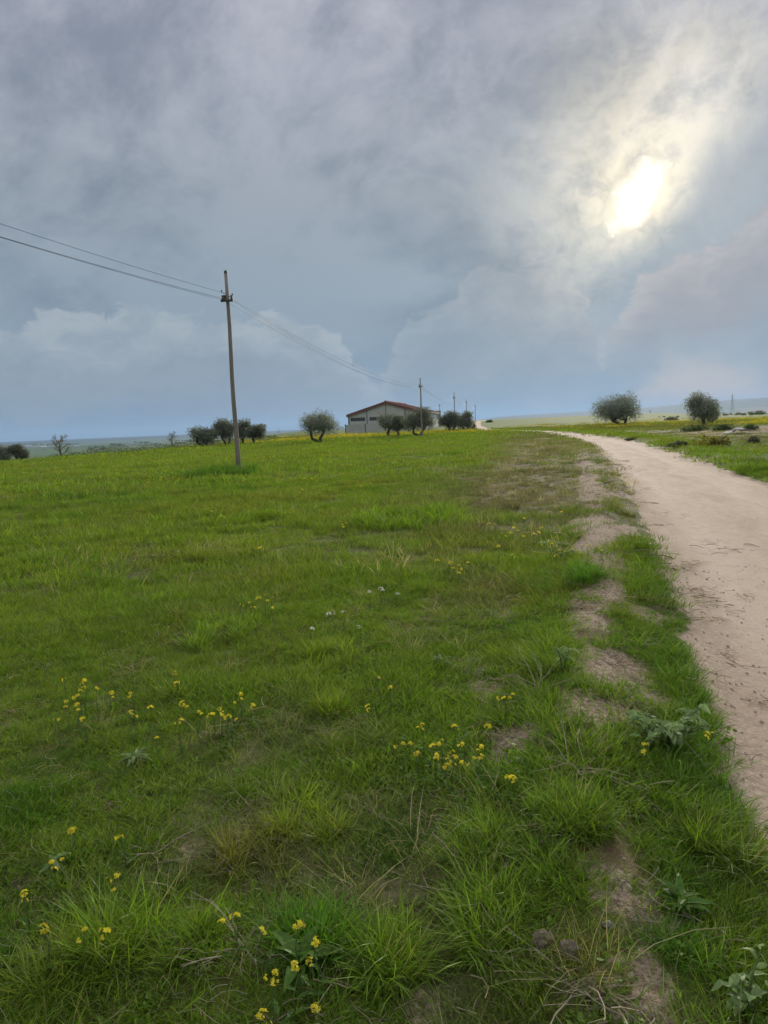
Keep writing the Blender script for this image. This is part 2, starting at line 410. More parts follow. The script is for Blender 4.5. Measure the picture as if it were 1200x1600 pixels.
# ------------------------------------------------------------------ ground materials
def terrain_fn(q):
    geo = q.n('ShaderNodeNewGeometry').outputs['Position']
    px, py, pz = q.sep(geo); flat = q.xyz(px, py, 0.0)
    A = {k: q.attr(k) for k in ('road', 'soil', 'dry', 'moss', 'yellow', 'plough', 'far', 'sdist', 'ydist')}
    f1 = q.noise(flat, 26.0, 5, 0.65); f2 = q.noise(flat, 5.0, 5, 0.6); f3 = q.noise(flat, 0.55, 4, 0.55); f4 = q.noise(flat, 110.0, 3, 0.6)
    f5 = q.noise(flat, 0.06, 4, 0.55)
    # thatch and litter under the meadow
    litter = q.mix(q.smooth(f1, 0.35, 0.65), (0.055, 0.07, 0.014), (0.13, 0.12, 0.04))
    litter = q.mix(q.smooth(f2, 0.42, 0.66), litter, (0.09, 0.135, 0.018))
    # grass too far off to show its blades
    fg = q.mix(q.smooth(f3, 0.32, 0.68), (0.085, 0.125, 0.022), (0.135, 0.16, 0.034))
    fg = q.mix(q.smooth(f5, 0.4, 0.65), fg, (0.09, 0.145, 0.022))
    vo = q.n('ShaderNodeTexVoronoi', feature='F1'); vo.inputs['Scale'].default_value = 0.0032; vo.inputs['Randomness'].default_value = 0.85
    mp = q.n('ShaderNodeMapping'); q.put(mp.inputs['Vector'], flat); mp.inputs['Rotation'].default_value = (0, 0, 0.5); mp.inputs['Scale'].default_value = (1.0, 0.55, 1)
    q.nt.links.new(mp.outputs[0], vo.inputs['Vector'])
    cr, cg, cb = q.sep(vo.outputs['Color'])
    patch = q.ramp(cr, [(0.0, (0.07, 0.14, 0.045)), (0.3, (0.10, 0.175, 0.06)), (0.5, (0.055, 0.095, 0.04)), (0.68, (0.17, 0.16, 0.09)), (0.82, (0.12, 0.16, 0.07)), (1.0, (0.21, 0.17, 0.11))])
    patch = q.mix(q.smooth(A['far'], 6500, 8500), q.vm('SCALE', patch, 0.95), q.mix(q.smooth(f5, .4, .6), (0.035, 0.05, 0.04), (0.075, 0.085, 0.06)))
    far2 = q.smooth(A['far'], 260, 700)
    fg = q.mix(far2, fg, patch)
    col = q.mix(q.smooth(A['far'], 45, 130), litter, fg)
    # dry bents
    dryc = q.mix(q.smooth(f1, 0.35, 0.7), (0.13, 0.105, 0.06), (0.27, 0.225, 0.14))
    col = q.mix(q.mul(A['dry'], 0.75), col, dryc)
    # bare earth of the bank
    soilc = q.mix(q.smooth(f1, 0.36, 0.62), (0.15, 0.105, 0.066), (0.40, 0.31, 0.215))
    soilc = q.mix(q.smooth(f4, 0.46, 0.34, 0, .8), soilc, (0.085, 0.06, 0.04))
    soilc = q.mix(q.smooth(f4, 0.55, 0.75), soilc, (0.46, 0.38, 0.28))
    sm = q.smooth(q.add(A['soil'], q.mul(q.sub(f1, 0.5), 0.6)), 0.35, 0.62)
    col = q.mix(sm, col, soilc)
    mossc = q.mix(q.smooth(q.add(q.mul(f2, .5), q.mul(f1, .5)), 0.40, 0.56), (0.155, 0.075, 0.032), (0.11, 0.12, 0.022))
    mossc = q.mix(q.smooth(f4, 0.4, 0.65, 0, .7), mossc, (0.05, 0.045, 0.02))
    col = q.mix(q.smooth(q.add(A['moss'], q.mul(q.sub(q.add(f1, f4), 1.0), 1.3)), 0.45, 0.85, 0, .8), col, mossc)
    # rough reddish ground across the road
    pl = q.mix(q.smooth(q.noise(flat, 1.4, 5, 0.65), 0.35, 0.68), (0.17, 0.135, 0.09), (0.33, 0.245, 0.17))
    col = q.mix(q.mul(A['plough'], 0.9), col, pl)
    # yellow bloom
    yl = q.mix(q.smooth(f3, 0.3, 0.6), (0.17, 0.19, 0.045), (0.30, 0.28, 0.05))
    col = q.mix(q.mul(A['yellow'], 0.7), col, yl)
    # packed sand of the track; streaks along its length
    wob = q.mul(q.sub(f3, 0.5), 0.9)
    trk = q.xyz(q.mul(q.add(A['sdist'], wob), 1.0), q.mul(A['ydist'], 0.16), 0.0)
    st = q.noise(trk, 2.4, 5, 0.62)
    sd = q.add(A['sdist'], q.mul(wob, 0.35))
    rut = q.m('MAXIMUM', q.m('EXPONENT', q.mul(q.m('POWER', q.div(q.add(sd, 0.85), 0.34), 2.0), -1.0)), q.m('EXPONENT', q.mul(q.m('POWER', q.div(q.add(sd, 2.35), 0.36), 2.0), -1.0)))
    sandc = q.mix(q.smooth(st, 0.33, 0.68), (0.45, 0.345, 0.255), (0.57, 0.455, 0.345))
    sandc = q.mix(q.mul(rut, q.smooth(f2, 0.3, 0.6, 0.3, 0.75)), sandc, (0.60, 0.49, 0.375))
    sandc = q.mix(q.smooth(f2, 0.46, 0.72, 0.0, 0.7), sandc, (0.42, 0.32, 0.235))
    sandc = q.mix(q.smooth(f4, 0.62, 0.78, 0.0, 0.55), sandc, (0.60, 0.51, 0.40))
    sandc = q.mix(q.smooth(f4, 0.40, 0.28, 0.0, 0.5), sandc, (0.22, 0.165, 0.115))
    # the ragged, dirtier margin
    edge = q.mul(q.smooth(A['sdist'], -0.75, -0.05), q.smooth(f1, 0.34, 0.62))
    sandc = q.mix(q.mul(edge, 0.65), sandc, (0.26, 0.19, 0.125))
    rm = q.smooth(q.add(A['road'], q.mul(q.sub(f1, 0.5), 0.5)), 0.3, 0.7)
    col = q.mix(rm, col, sandc)
    bump = q.add(q.mul(f1, 0.6), q.mul(f4, 0.5))
    return principled(q, col, 0.92, bump, 0.8, 0.03, 0.12)
M_GROUND = mat('ground_cover', terrain_fn)

# ------------------------------------------------------------------ ground sheet (polar grid, fine near the eye)
def build_ground():
    view = np.arange(-40, 40.01, 0.2)
    rest = np.arange(42.5, 318, 2.5)
    azs = np.radians(np.concatenate([view, rest]))
    rr = [0.35]
    while rr[-1] < 24000:
        r = rr[-1]
        rr.append(r * (1.011 if r < 9 else 1.016 if r < 45 else 1.025 if r < 200 else 1.05) if r > 1.2 else r * 1.05)
    rr = np.array(rr)
    nA, nR = len(azs), len(rr)
    RR, AA = np.meshgrid(rr, azs, indexing='ij')
    X = RR * np.sin(AA); Y = RR * np.cos(AA)
    Sd = edge_dist(X, Y); Hh = height(X, Y, Sd)
    zm = zone_maps(X, Y, Sd)
    # earth crumbs
    Hh = Hh + 0.034 * (fbm(X / 0.06, Y / 0.06, 3, 91) - 0.5) * np.clip(zm['soil'] + 0.35 * zm['road'], 0, 1) * (1 - ss(RR, 8, 14))
    V = np.stack([X.ravel(), Y.ravel(), Hh.ravel()], 1)
    idx = np.arange(nA * nR).reshape(nR, nA)
    i0 = idx[:-1, :]; i1 = idx[1:, :]
    quads = np.stack([i0, np.roll(i0, -1, 1), np.roll(i1, -1, 1), i1], -1).reshape(-1, 4)[:, ::-1]
    ymid = Y.ravel()[quads].mean(1); smid = (Sd + jit(X, Y)).ravel()[quads].mean(1); rmid = RR.ravel()[quads].mean(1)
    is_road = (smid < 0.02) & (smid > -ROADW) & (rmid < 470)
    is_hill = rmid > 6000
    def make(name, sel, extra_center=False):
        q = quads[sel]; used, inv = np.unique(q, return_inverse=True); q = inv.reshape(-1, 4)
        me = bpy.data.meshes.new(name)
        me.vertices.add(len(used)); me.vertices.foreach_set('co', V[used].ravel())
        me.loops.add(q.size); me.loops.foreach_set('vertex_index', q.ravel())
        me.polygons.add(len(q)); me.polygons.foreach_set('loop_start', np.arange(0, q.size, 4)); me.polygons.foreach_set('loop_total', np.full(len(q), 4))
        me.update(calc_edges=True); me.validate()
        at = dict(zm); at['far'] = RR; at['sdist'] = Sd; at['ydist'] = Y
        for k in ('road', 'soil', 'dry', 'moss', 'yellow', 'plough', 'far', 'sdist', 'ydist'):
            a = me.attributes.new(k, 'FLOAT', 'POINT'); a.data.foreach_set('value', at[k].ravel()[used].astype(np.float32))
        me.materials.append(M_GROUND); me.shade_smooth()
        return tag(link(name, me), kind='structure')
    make('ground', ~is_road & ~is_hill); make('dirt_road', is_road); make('hills', is_hill)
build_ground()

# ------------------------------------------------------------------ grass
def blade_fn(trans=0.45):
    def fn(q):
        tone = q.attr('tone', 'INSTANCER', 'Color'); t = q.attr('tint'); hg = q.attr('hgt')
        c = q.vm('SCALE', tone, q.lin(t, 0, 1, 0.62, 1.4))
        c = q.mix(q.smooth(t, 0.88, 0.95, 0, 0.75), c, (0.30, 0.25, 0.13))
        c = q.mix(q.smooth(hg, 0.75, 1.0, 0.0, 0.22), c, (0.24, 0.22, 0.07))
        d = q.n('ShaderNodeBsdfDiffuse'); q.put(d.inputs[0], c)
        tr = q.n('ShaderNodeBsdfTranslucent'); q.put(tr.inputs[0], q.mix(1.0, c, (1.15, 1.2, 0.6), 'MULTIPLY'))
        mx = q.n('ShaderNodeMixShader'); mx.inputs[0].default_value = trans
        q.nt.links.new(d.outputs[0], mx.inputs[1]); q.nt.links.new(tr.outputs[0], mx.inputs[2])
        gl = q.n('ShaderNodeBsdfGlossy'); gl.inputs['Roughness'].default_value = 0.42; gl.inputs[0].default_value = (1, 1, 1, 1)
        m2 = q.n('ShaderNodeMixShader'); m2.inputs[0].default_value = 0.014
        q.nt.links.new(mx.outputs[0], m2.inputs[1]); q.nt.links.new(gl.outputs[0], m2.inputs[2])
        return m2.outputs[0]
    return fn
M_BLADE = mat('grass_blade', blade_fn())

def clump_mesh(name, n, radius, hmin, hmax, w, lean, seed, droop=0.5, seg=3):
    rs = np.random.default_rng(seed); V = []; F = []; T = []; Hg = []
    for _ in range(n):
        rr = radius * math.sqrt(rs.random()); th = rs.random() * 6.283
        bx, by = rr * math.cos(th), rr * math.sin(th)
        h = hmin + (hmax - hmin) * rs.random() ** 1.4; ww = w * (0.6 + 0.8 * rs.random())
        la = rs.random() * 6.283 if rs.random() < 0.5 else th + rs.normal() * 0.6
        ln = lean * (0.3 + 1.1 * rs.random()); dr = droop * rs.random() ** 1.5
        fa = rs.random() * 3.1416; fx, fy = math.cos(fa) * ww / 2, math.sin(fa) * ww / 2
        b = len(V); tint = rs.random()
        for k in range(seg + 1):
            u = k / seg
            off = h * (ln * u + dr * u * u * 1.2); z = h * (u * (1 - 0.25 * ln) - dr * u ** 3 * 0.75)
            cx, cy_ = bx + math.cos(la) * off, by + math.sin(la) * off
            tw = (1 - 0.55 * u)
            if k < seg: V.append((cx - fx * tw, cy_ - fy * tw, z)); V.append((cx + fx * tw, cy_ + fy * tw, z)); Hg += [u, u]
            else: V.append((cx, cy_, z)); Hg.append(1.0)
        for k in range(seg - 1): F.append((b + 2 * k, b + 2 * k + 1, b + 2 * k + 3, b + 2 * k + 2)); T.append(tint)
        F.append((b + 2 * seg - 2, b + 2 * seg - 1, b + 2 * seg)); T.append(tint)
    me = bpy.data.meshes.new(name); me.from_pydata(V, [], F); me.materials.append(M_BLADE)
    a = me.attributes.new('tint', 'FLOAT', 'FACE'); a.data.foreach_set('value', T)
    a = me.attributes.new('hgt', 'FLOAT', 'POINT'); a.data.foreach_set('value', Hg)
    me.update(); return me

def herb_mesh(name, n, radius, seed):
    """low creeping herbs: small roundish leaves close to the ground"""
    rs = np.random.default_rng(seed); mb = MB()
    for _ in range(n):
        rr = radius * math.sqrt(rs.random()); th = rs.random() * 6.283; x, y = rr * math.cos(th), rr * math.sin(th); z = 0.006 + 0.035 * rs.random(); a = rs.random() * 6.283
        l = 0.007 + 0.012 * rs.random(); w = l * (.35 + .3 * rs.random()); d = np.array([math.cos(a), math.sin(a), .5 * rs.normal()]); e = np.array([-math.sin(a), math.cos(a), .4 * rs.normal()]); c = np.array([x, y, z])
        mb.face([c - d * l, c - d * l * .2 + e * w, c + d * l * .7 + e * w * .8, c + d * l, c + d * l * .7 - e * w * .8, c - d * l * .2 - e * w], rs.random() * .86)
    me = mb.mesh(name, M_BLADE, tint=True)
    a = me.attributes.new('hgt', 'FLOAT', 'POINT'); a.data.foreach_set('value', [0.0] * len(me.vertices)); return me

def stalk_mesh(name, n, radius, L, w, seed):
    """dry stems lying about"""
    rs = np.random.default_rng(seed); mb = MB()
    for _ in range(n):
        rr = radius * math.sqrt(rs.random()); th = rs.random() * 6.283; la = rs.random() * 6.283
        l = L * (0.3 + 0.9 * rs.random()); x, y = rr * math.cos(th), rr * math.sin(th); z0 = 0.004 + 0.03 * rs.random() ** 2
        pts = []; c = rs.normal() * 0.5
        for k in range(4):
            u = k / 3; pts.append((x + math.cos(la + c * u) * l * (u - .5), y + math.sin(la + c * u) * l * (u - .5), z0 + 0.03 * l * math.sin(3.1 * u) + rs.random() * 0.006))
        mb.tube(pts, w * (0.5 + rs.random()) / 2, 3, False, rs.random() * 0.85)
    me = mb.mesh(name, M_BLADE, tint=True)
    a = me.attributes.new('hgt', 'FLOAT', 'POINT'); a.data.foreach_set('value', [0.0] * len(me.vertices)); return me

def bloom_mesh(name, n, radius, h, size, seed, green=True):
    """far bloom: stems with yellow heads"""
    rs = np.random.default_rng(seed); mb = MB()
    for _ in range(n):
        rr = radius * math.sqrt(rs.random()); th = rs.random() * 6.283; x, y = rr * math.cos(th), rr * math.sin(th); hh = h * (0.55 + 0.6 * rs.random())
        for k in range(3):
            ox, oy, oz = rs.normal(0, size * .5, 3); a = rs.random() * 3.14; t = rs.random() * .8; c, s_ = math.cos(a) * size, math.sin(a) * size
            mb.face([(x + ox - c, y + oy - s_, hh + oz), (x + ox + s_ * .6, y + oy - c * .6, hh + oz + size * t), (x + ox + c, y + oy + s_, hh + oz), (x + ox - s_ * .6, y + oy + c * .6, hh + oz - size * t)], t)
    me = mb.mesh(name, M_BLADE, tint=True)
    a = me.attributes.new('hgt', 'FLOAT', 'POINT'); a.data.foreach_set('value', [0.0] * len(me.vertices)); return me

def scatter_object(name, meshes, pts, rot, scale, idx, tone, label, cat):
    coll = bpy.data.collections.new(name + '_kinds')
    for i, me in enumerate(meshes):
        coll.objects.link(bpy.data.objects.new('%s_kind_%03d' % (name, i), me))
    me = bpy.data.meshes.new(name); n = len(pts)
    me.vertices.add(n); me.vertices.foreach_set('co', np.asarray(pts, np.float32).ravel())
    for nm, ty, arr, key in (('rot', 'FLOAT_VECTOR', rot, 'vector'), ('siz', 'FLOAT_VECTOR', scale, 'vector'), ('tone', 'FLOAT_COLOR', tone, 'color'), ('idx', 'INT', idx, 'value')):
        a = me.attributes.new(nm, ty, 'POINT'); a.data.foreach_set(key, np.asarray(arr).ravel())
    me.update()
    o = link(name, me); tag(o, label, cat, kind='stuff')
    nt = bpy.data.node_groups.new(name, 'GeometryNodeTree')
    nt.interface.new_socket('Geometry', in_out='INPUT', socket_type='NodeSocketGeometry'); nt.interface.new_socket('Geometry', in_out='OUTPUT', socket_type='NodeSocketGeometry')
    gi = nt.nodes.new('NodeGroupInput'); go = nt.nodes.new('NodeGroupOutput')
    ip = nt.nodes.new('GeometryNodeInstanceOnPoints'); ci = nt.nodes.new('GeometryNodeCollectionInfo')
    ci.inputs['Collection'].default_value = coll; ci.inputs['Separate Children'].default_value = True; ci.inputs['Reset Children'].default_value = True
    def na(nm, ty):
        nd = nt.nodes.new('GeometryNodeInputNamedAttribute'); nd.data_type = ty; nd.inputs[0].default_value = nm; return nd.outputs[0]
    L = nt.links.new
    L(gi.outputs[0], ip.inputs['Points']); L(ci.outputs[0], ip.inputs['Instance']); ip.inputs['Pick Instance'].default_value = True
    L(na('idx', 'INT'), ip.inputs['Instance Index'])
    er = nt.nodes.new('FunctionNodeEulerToRotation'); L(na('rot', 'FLOAT_VECTOR'), er.inputs[0]); L(er.outputs[0], ip.inputs['Rotation'])
    L(na('siz', 'FLOAT_VECTOR'), ip.inputs['Scale']); L(ip.outputs[0], go.inputs[0])
    o.modifiers.new('scatter', 'NODES').node_group = nt
    return o

DEEP, MID, LIME, OLIVE, STRAW, GREY, BLUE = [np.array(c) for c in ((0.078, 0.18, 0.014), (0.165, 0.275, 0.022), (0.235, 0.325, 0.030), (0.225, 0.235, 0.042), (0.36, 0.30, 0.18), (0.235, 0.205, 0.145), (0.075, 0.135, 0.06))]
def lerp(a, b, t): return a + (b - a) * np.clip(t, 0, 1)[:, None]

def tones(x, y, zm, s):
    n1 = fbm(x / 2.6, y / 2.6, 4, 101); n2 = fbm(x / 0.5, y / 0.5, 3, 105); n3 = fbm(x / 9, y / 9, 3, 109); k = rng.random(len(x))
    c = lerp(np.repeat(MID[None], len(x), 0), LIME[None], ss(n1 * .6 + n2 * .4 + (k - .5) * .25, 0.45, 0.66))
    c = lerp(c, DEEP[None], ss(n2 * .65 + n3 * .35 + (k - .5) * .2, 0.55, 0.68))
    c = lerp(c, OLIVE[None], 0.55 * ss(fbm(x / 1.3 + 9, y / 1.3, 3, 113) + (k - .5) * .3, 0.50, 0.70))
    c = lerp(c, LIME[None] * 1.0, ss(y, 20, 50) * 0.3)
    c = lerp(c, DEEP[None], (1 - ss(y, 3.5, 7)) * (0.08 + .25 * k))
    c = lerp(c, GREY[None] * .82, zm['dry'] * ss(y, 5, 12) * 0.95 * (k * 0.5 + 0.6) + zm['dry'] * .5 * (1 - ss(y, 5, 12)))
    c = lerp(c, OLIVE[None] * .8, np.exp(-((s - 0.1) / 0.35) ** 2) * ss(y, 6.5, 10) * .7)
    rt = ss(-s - ROADW, 1.5, 4.5) * ss(y, 26, 40)
    c = lerp(c, OLIVE[None] * .95, rt * .65 * (k * .7 + .4)); c = lerp(c, GREY[None] * .8, rt * ss(fbm(x / 4, y / 3, 3, 119), .42, .62) * .7)
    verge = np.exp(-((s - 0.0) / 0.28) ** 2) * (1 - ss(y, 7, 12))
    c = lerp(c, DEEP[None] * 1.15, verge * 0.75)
    return np.concatenate([c * (0.85 + 0.3 * rng.random((len(x), 1))), np.ones((len(x), 1))], 1)

def sample_wedge(r0, r1, dens, half=43.0):
    n = int(dens * R_(2 * half) / 2 * (r1 ** 2 - r0 ** 2))
    r = np.sqrt(rng.random(n) * (r1 ** 2 - r0 ** 2) + r0 ** 2); a = R_(half) * (2 * rng.random(n) - 1)
    return r * np.sin(a), r * np.cos(a)

def build_grass():
    kinds = []; P = []; Ro = []; Sc = []; Ix = []; To = []
    def family(fn, count):
        b = len(kinds)
        for i in range(count): kinds.append(fn(b + i))
        return b, count
    fine = family(lambda k: clump_mesh('c', 58, 0.10, 0.03, 0.11, 0.0036, 0.75, 300 + k, 0.5), 7)
    tuft = family(lambda k: clump_mesh('c', 60, 0.055, 0.07, 0.20, 0.0046, 0.62, 300 + k, 0.75, 4), 6)
    herb = family(lambda k: herb_mesh('h', 46, 0.10, 320 + k), 4)
    f2 = family(lambda k: clump_mesh('c', 80, 0.22, 0.05, 0.15, 0.0068, 0.5, 300 + k, 0.45), 6)
    t2 = family(lambda k: clump_mesh('c', 80, 0.14, 0.09, 0.26, 0.008, 0.55, 300 + k, 0.6), 4)
    f3 = family(lambda k: clump_mesh('c', 85, 0.55, 0.06, 0.19, 0.018, 0.5, 300 + k, 0.4), 5)
    f4 = family(lambda k: clump_mesh('c', 75, 1.25, 0.07, 0.24, 0.05, 0.5, 300 + k, 0.4, 2), 5)
    def put(x, y, fam, size, keep, zscale=None):
        m = rng.random(len(x)) < keep
        x, y, size = x[m], y[m], size[m]; n = len(x)
        s = edge_dist(x, y); z = height(x, y, s); zm = zone_maps(x, y, s)
        P.append(np.stack([x, y, z - 0.004], 1))
        Ro.append(np.stack([rng.normal(0, .08, n), rng.normal(0, .08, n), rng.random(n) * 6.283], 1))
        zz = size * (zscale[m] if zscale is not None else 1); Sc.append(np.stack([size, size, zz], 1))
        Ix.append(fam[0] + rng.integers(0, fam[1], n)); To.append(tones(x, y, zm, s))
    def field(r0, r1, dens, fam, base, over=0.0, soft=True, tuftk=None):
        x, y = sample_wedge(r0, r1, dens)
        s = edge_dist(x, y); zm = zone_maps(x, y, s); r = np.hypot(x, y)
        keep = (1 - 0.97 * zm['road']) * (1 - .25 * zm['dry']) * (1 - 0.95 * zm['soil']) * (1 - 0.6 * zm['moss']) * (1 - 0.93 * zm['plough']) * (1 - .35 * zm['dry'])
        keep = keep * np.where((s < 0.0) & (s > -ROADW), np.exp(-np.minimum(-s, s + ROADW).clip(0) / 0.05), 1)
        vd = np.exp(-((s - 0.1) / 0.32) ** 2) * ss(y, 6.5, 10)
        keep = keep * (1 - 0.55 * vd)
        hn = fbm(x / 1.1, y / 1.1, 3, 131); hb = fbm(x / 5, y / 5, 3, 133)
        size = base * (0.76 + 0.62 * ss(hn * .6 + hb * .4, 0.36, 0.66)) * (0.8 + 0.4 * rng.random(len(x)))
        size = size * (1 - .35 * vd) * (1 - .25 * zm['dry'] * ss(y, 7, 14)) * (1 - .45 * ss(-s - ROADW, 0.3, 2) * (1 - ss(y, 60, 100)))
        if tuftk is not None:
            keep = keep * ss(fbm(x / 0.6 + 3, y / 0.6, 3, 137), *tuftk)
        edge = ss(r, r0, r0 * 1.15 + .01) if r0 > 1 else 1
        put(x, y, fam, size, keep * edge)
    field(0.5, 8.5, 250, fine, 0.84)
    field(0.5, 7.5, 60, herb, 0.62)
    field(0.5, 9.0, 40, tuft, 0.62, tuftk=(0.44, 0.64))
    field(7.0, 23, 32, f2, 0.9)
    field(8.0, 25, 7, t2, 0.9, tuftk=(0.5, 0.66))
    field(20, 66, 4.0, f3, 1.0)
    field(58, 150, 0.9, f4, 1.0)
    # lush patches that stand out: px, py, radius, count, size, tone
    for (a, b, rad, n, sz, tn, fam) in [(600, 1315, 0.16, 42, 1.0, DEEP * 0.9, fine), (30, 1270, 0.22, 60, 1.2, DEEP * 1.0, fine), (885, 905, 0.42, 60, 1.2, DEEP * 1.25, tuft), (1050, 1075, 0.14, 46, 1.0, MID, fine), (1035, 1030, .16, 30, .9, MID, fine), (1075, 1110, .12, 30, .9, MID * .9, fine),
                                        (1120, 1330, 0.14, 40, 1.1, MID * .8, tuft), (1080, 1400, 0.12, 30, .9, DEEP, fine), (1110, 1260, 0.12, 40, .8, DEEP * 1.2, fine), (905, 1290, 0.10, 22, 1.0, MID * .9, tuft), (740, 1330, 0.1, 18, .95, MID * 1.1, tuft), (190, 1490, 0.09, 18, 1.25, MID, tuft), (300, 1480, .1, 12, 1.1, MID, tuft),
                                        (510, 1110, 0.10, 20, .95, LIME, tuft), (480, 1470, 0.11, 26, 1.1, DEEP * 1.3, tuft), (620, 1500, 0.1, 20, 1.1, MID, tuft), (760, 1450, 0.10, 26, 1.1, MID, tuft), (120, 1530, .12, 26, 1.0, LIME * .8, tuft), (350, 741, 1.0, 50, 1.9, DEEP * 1.2, t2), (322, 746, .8, 26, 1.7, DEEP * 1.2, t2), (378, 742, .5, 18, 1.6, DEEP * 1.1, t2),
                                        (870, 1260, .09, 18, .9, MID, tuft), (345, 990, .35, 40, 1.2, MID * 1.1, tuft), (520, 1030, .2, 26, 1.0, LIME, tuft), (640, 815, 1.0, 30, 1.4, MID * 1.1, t2), (1060, 1200, .1, 26, .9, DEEP * 1.2, fine), (1150, 1420, .12, 40, 1.0, MID * .8, fine), (1010, 1330, .07, 16, .8, MID, fine), (1040, 1480, .08, 22, .9, DEEP * 1.1, fine),
                                        (1170, 1520, .12, 40, 1.1, MID * .8, fine), (930, 1500, .08, 14, .8, OLIVE, fine), (820, 1560, .1, 26, .9, LIME * .7, fine), (1000, 985, .12, 20, .8, MID, fine), (480, 1290, .16, 24, .9, LIME * .9, tuft), (400, 1340, .14, 20, .9, OLIVE, tuft)]:
        c = ground_hit(a, b); th = rng.random(n) * 6.283; q = rad * np.sqrt(rng.random(n))
        x, y = c[0] + q * np.cos(th), c[1] + 1.2 * q * np.sin(th); z = height(x, y)
        P.append(np.stack([x, y, z - 0.004], 1)); Ro.append(np.stack([rng.normal(0, .1, n), rng.normal(0, .1, n), rng.random(n) * 6.283], 1))
        size = (sz if fam is t2 else sz * .74) * (0.75 + .5 * rng.random(n)); Sc.append(np.stack([size] * 3, 1)); Ix.append(fam[0] + rng.integers(0, fam[1], n))
        To.append(np.concatenate([tn[None] * (0.8 + 0.4 * rng.random((n, 1))), np.ones((n, 1))], 1))
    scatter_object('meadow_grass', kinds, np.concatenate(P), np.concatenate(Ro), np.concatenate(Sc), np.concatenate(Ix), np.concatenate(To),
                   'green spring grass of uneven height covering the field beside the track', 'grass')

    # ---- dry bents and litter
    kinds2 = [clump_mesh('d', 26, 0.09, 0.08, 0.26, 0.0026, 0.7, 500 + i, 0.6) for i in range(4)] + [stalk_mesh('s', 18, 0.16, 0.15, 0.0034, 520 + i) for i in range(4)] + \
             [clump_mesh('d', 40, 0.4, 0.07, 0.22, 0.008, 0.6, 540 + i, 0.4) for i in range(3)] + [stalk_mesh('s', 26, 0.5, 0.24, 0.006, 560 + i) for i in range(3)]
    P, Ro, Sc, Ix, To = [], [], [], [], []
    for (r0, r1, dens, i0, i1, base, lie) in ((0.5, 9, 26, 0, 4, .8, 0), (0.5, 9, 34, 4, 8, .8, 1), (8, 60, 2.6, 8, 11, 1.0, 0), (8, 34, 2.2, 11, 14, 1.0, 1)):
        x, y = sample_wedge(r0, r1, dens); s = edge_dist(x, y); zm = zone_maps(x, y, s)
        k = zm['dry'] * 0.8 + np.where(y > 9, 0.03, 0.10) + 0.35 * zm['soil'] * lie + .6 * zm['plough']
        if lie: k = k + 0.6 * np.exp(-((s + 0.25) / 0.35) ** 2) * (s < 0.2)
        k = np.where((s < -0.05) & (s > -ROADW + .1), (0.55 * np.exp(s / 0.35) + 0.008) * lie, k)
        m = rng.random(len(x)) < k; x, y, s = x[m], y[m], s[m]; n = len(x); z = height(x, y, s)
        P.append(np.stack([x, y, z], 1)); Ro.append(np.stack([rng.normal(0, .1, n), rng.normal(0, .1, n), rng.random(n) * 6.283], 1))
        size = base * (0.6 + .7 * rng.random(n)); Sc.append(np.stack([size] * 3, 1)); Ix.append(rng.integers(i0, i1, n))
        c = lerp(np.repeat(GREY[None] * 1.2, n, 0), STRAW[None] * 1.1, rng.random(n)) * (0.8 + .5 * rng.random((n, 1))); To.append(np.concatenate([c, np.ones((n, 1))], 1))
    scatter_object('dry_grass', kinds2, np.concatenate(P), np.concatenate(Ro), np.concatenate(Sc), np.concatenate(Ix), np.concatenate(To),
                   'withered straw-coloured grass and loose stems along the track edge', 'dry grass')

    # ---- bloom of the far field and loose specks of bloom over the meadow
    kinds3 = [bloom_mesh('b', 46, 1.3, 0.38, 0.055, 600 + i) for i in range(3)] + [bloom_mesh('b', 14, 0.5, 0.26, 0.022, 610 + i) for i in range(3)]
    P, Ro, Sc, Ix, To = [], [], [], [], []
    for (r0, r1, dens, i0, i1) in ((62, 175, 0.55, 0, 3), (13, 62, 0.35, 3, 6)):
        x, y = sample_wedge(r0, r1, dens); s = edge_dist(x, y); zm = zone_maps(x, y, s)
        k = zm['yellow'] if i0 == 0 else 0.55 * ss(fbm(x / 4, y / 4, 3, 151), 0.60, 0.72) * (s > 0.6) * ss(x, -16, -3) + .12 * (s < -ROADW - 1.2) + .3 * (s < -ROADW - 2) * zm['rub'] * ss(fbm(x / 3, y / 3, 3, 155), 0.55, 0.65)
        m = rng.random(len(x)) < k; x, y = x[m], y[m]; n = len(x); z = height(x, y)
        P.append(np.stack([x, y, z], 1)); Ro.append(np.stack([np.zeros(n), np.zeros(n), rng.random(n) * 6.283], 1))
        size = .7 + .5 * rng.random(n); Sc.append(np.stack([size] * 3, 1)); Ix.append(rng.integers(i0, i1, n))
        c = np.array([0.50, 0.43, 0.045])[None] * (0.7 + .5 * rng.random((n, 1))); To.append(np.concatenate([c, np.ones((n, 1))], 1))
    scatter_object('yellow_bloom', kinds3, np.concatenate(P), np.concatenate(Ro), np.concatenate(Sc), np.concatenate(Ix), np.concatenate(To),
                   'drifts of tiny yellow wildflowers across the far field by the olive trees', 'wildflowers')
build_grass()

